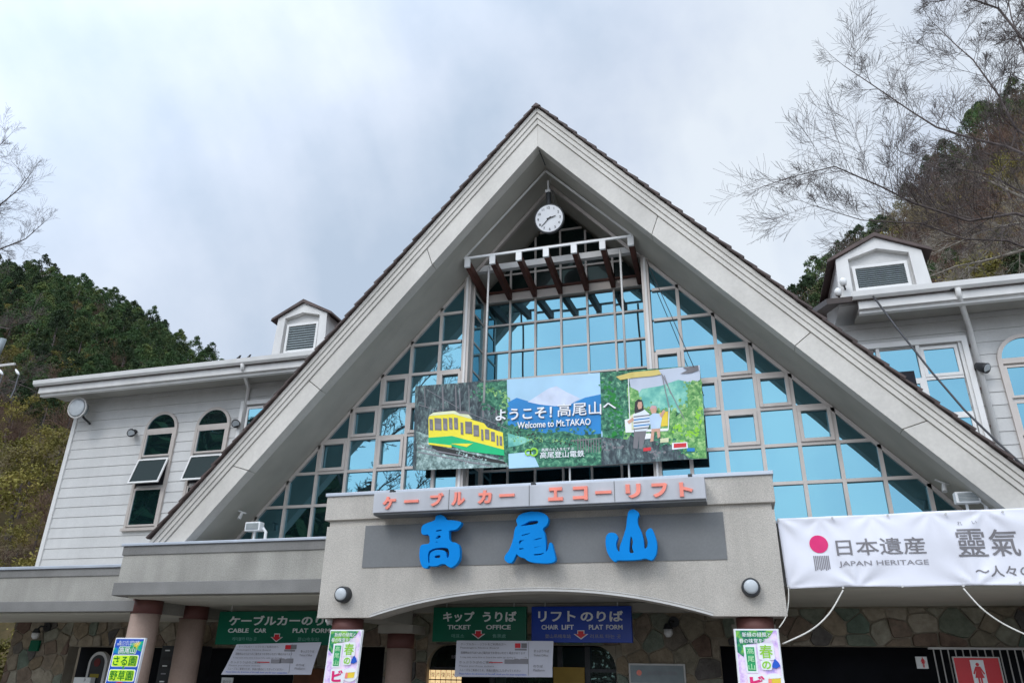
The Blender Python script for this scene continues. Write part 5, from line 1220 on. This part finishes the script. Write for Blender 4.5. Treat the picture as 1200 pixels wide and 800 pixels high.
def plant(kind, x, y, z, s, label, group, rng):
    o = bpy.data.objects.new(NAMES[kind], None); COL.objects.link(o); o.location = (x, y, z); WORLD[o.name] = Vector((x, y, z)); o.rotation_euler = (0, 0, rng.uniform(0, 6.28)); o.scale = (s*rng.uniform(.9, 1.15),)*2+(s*rng.uniform(.85, 1.15),)
    tag(o, label, 'tree', group)
    for nm, me in (('trunk', TRK), ('crown', rng.choice(CRO[kind]))):
        c = bpy.data.objects.new(nm, me); COL.objects.link(c); c.parent = o
    return o
rng = random.Random(5)
LAB = {('L', 'conifer'): 'dark evergreen among many on the forested hillside at left', ('L', 'broad'): 'olive tree among scrub on the lower left hillside', ('L', 'brown'): 'reddish brown leafless tree among scrub on the lower left hillside', ('L', 'grey'): 'grey leafless tree among scrub on the left hillside',
       ('R', 'conifer'): 'dark evergreen along the skyline of the hillside at right', ('R', 'broad'): 'olive tree among bare wood on the hillside at right', ('R', 'brown'): 'reddish brown leafless tree on the steep hillside at right', ('R', 'grey'): 'grey leafless tree on the steep hillside at right'}
pl_ = []
def try_plant(side, n, h0, h1, emin, sp, choose):
    c = 0; tries = 0
    while c < n and tries < n*60:
        tries += 1; h = rng.uniform(h0, h1); yr = ridge(h); Y = math.sqrt(rng.uniform(30**2, yr**2)); z = hill_z(h, Y); x = h*Y
        if (z+5)/Y < emin(h): continue
        s_ = sp*(.55+.45*Y/yr)
        if any((x-a)**2+(Y-b_)**2 < s_**2 for a, b_ in pl_): continue
        pl_.append((x, Y)); k, sc_f = choose(h, Y, z/Y); plant(k, x, Y, z, sc_f*(.55+.45*Y/yr), LAB[(side, k)], {'conifer': 'evergreens', 'broad': 'olive green trees', 'brown': 'leafless brown trees', 'grey': 'leafless grey trees'}[k]+(' on the left hillside' if side == 'L' else ' on the right hillside'), rng); c += 1
    return c
def chL(h, Y, e_):
    far = h > -1.22+rng.gauss(0, .06) and e_ > .36
    if far or (e_ > .47+.08*rng.gauss(0, 1) and h > -1.5): return 'conifer', rng.uniform(.68, .95)
    r_ = rng.random(); return ('broad' if r_ < .60 else 'brown' if r_ < .84 else 'grey'), rng.uniform(.6, .9)
def chR(h, Y, e_):
    d = hz(h)-e_
    if d < .06+.05*rng.gauss(0, 1) or (h < .24 and rng.random() < .6): return 'conifer', rng.uniform(.6, .85)
    r_ = rng.random(); return ('conifer' if r_ < .12 else 'brown' if r_ < .70 else 'grey' if r_ < .9 else 'broad'), rng.uniform(.6, .85)
nL = try_plant('L', 430, -1.62, -.66, lambda h: .12 if h < -1.08 else .45, 2.7, chL)
nL2 = try_plant('L', 110, -1.62, -1.05, lambda h: .10, 1.7, lambda h, Y, e_: (rng.choice(('broad', 'brown', 'brown', 'broad', 'grey')), rng.uniform(.5, .75)))
nR = try_plant('R', 330, .08, .60, lambda h: .45, 2.2, chR)
for i in range(9): plant('broad', -21.5-rng.uniform(0, 8), 17+i*1.1, GZ, rng.uniform(.45, .6), 'low leafy shrub tree beside the left end of the stone wall', 'shrubs left of the station', rng)
# the wood across the square, behind the photographer: the windows mirror it
hb2 = MB()
for i in range(25):
    for j in range(17): x = -22-i*5.; y = -70+j*5.; hb2.v.append((x, y, GZ-.3+max(0, (-x-22)*.5)*min(1, max(0, (12-y)/18))))
for i in range(24):
    for j in range(16): a = i*17+j; hb2.f.append((a, a+1, a+18, a+17))
hb2.build('hillside', M_hill, kind='structure', smooth=True)
wd = MB(); c = 0
while c < 165:
    x = rng.uniform(-95, -13); y = rng.uniform(-62, 2)
    if (x > -34 and y > -16) or (x > -24 and y > -27): continue
    c += 1; z0 = GZ-1+max(0, (-x-22)*.5)*min(1, max(0, (12-y)/18)); H = rng.uniform(10, 14)
    for _ in range(520):
        t = rng.random()**.8; a = rng.uniform(0, 6.28); r = 3.6*(1-t)**.6*rng.uniform(.3, 1.05); p = Vector((x+r*math.cos(a), y+r*math.sin(a), z0+1+t*H)); q = Vector((rng.gauss(0, .3), rng.gauss(0, .3), rng.gauss(0, .2))); w_ = Vector((rng.gauss(0, .3), rng.gauss(0, .3), rng.gauss(0, .2)))
        wd.quad(p+q, p+w_, p-q, p-w_)
wo = wd.build('woodland', M_needle, None, kind='stuff'); wo['label'] = 'dense evergreen wood across the valley behind the photographer'; wo['category'] = 'wood'
for i in range(26):
    plant('broad', -26+i*3.4+rng.uniform(-1, 1), -46+rng.uniform(-5, 5), GZ, rng.uniform(.9, 1.15), 'tree in the row across the square behind the photographer, outside the picture', 'trees across the square', rng)
limbs_ = []
r_ = random.Random(77)
for i in range(13):
    a = r_.uniform(0, 6.28); p0 = Vector((-19.5, -9, 2+i*.85)); pts = [p0]
    d = Vector((math.cos(a), math.sin(a), .55))
    for k in range(4): d = (d+Vector((r_.gauss(0, .15), r_.gauss(0, .15), r_.gauss(0, .1)))).normalized(); pts.append(pts[-1]+d*r_.uniform(1.2, 1.8))
    limbs_.append((pts, .10, 2))
bare_tree('bare_tree', 'leafless tree across the square, seen only mirrored in the glazing', (-19.5, -9., GZ), [(-19.4, -9, 3), (-19.6, -9.1, 8), (-19.3, -8.9, 14)], limbs_, M_bark, 41, [0, 4, 4, 4], .012)
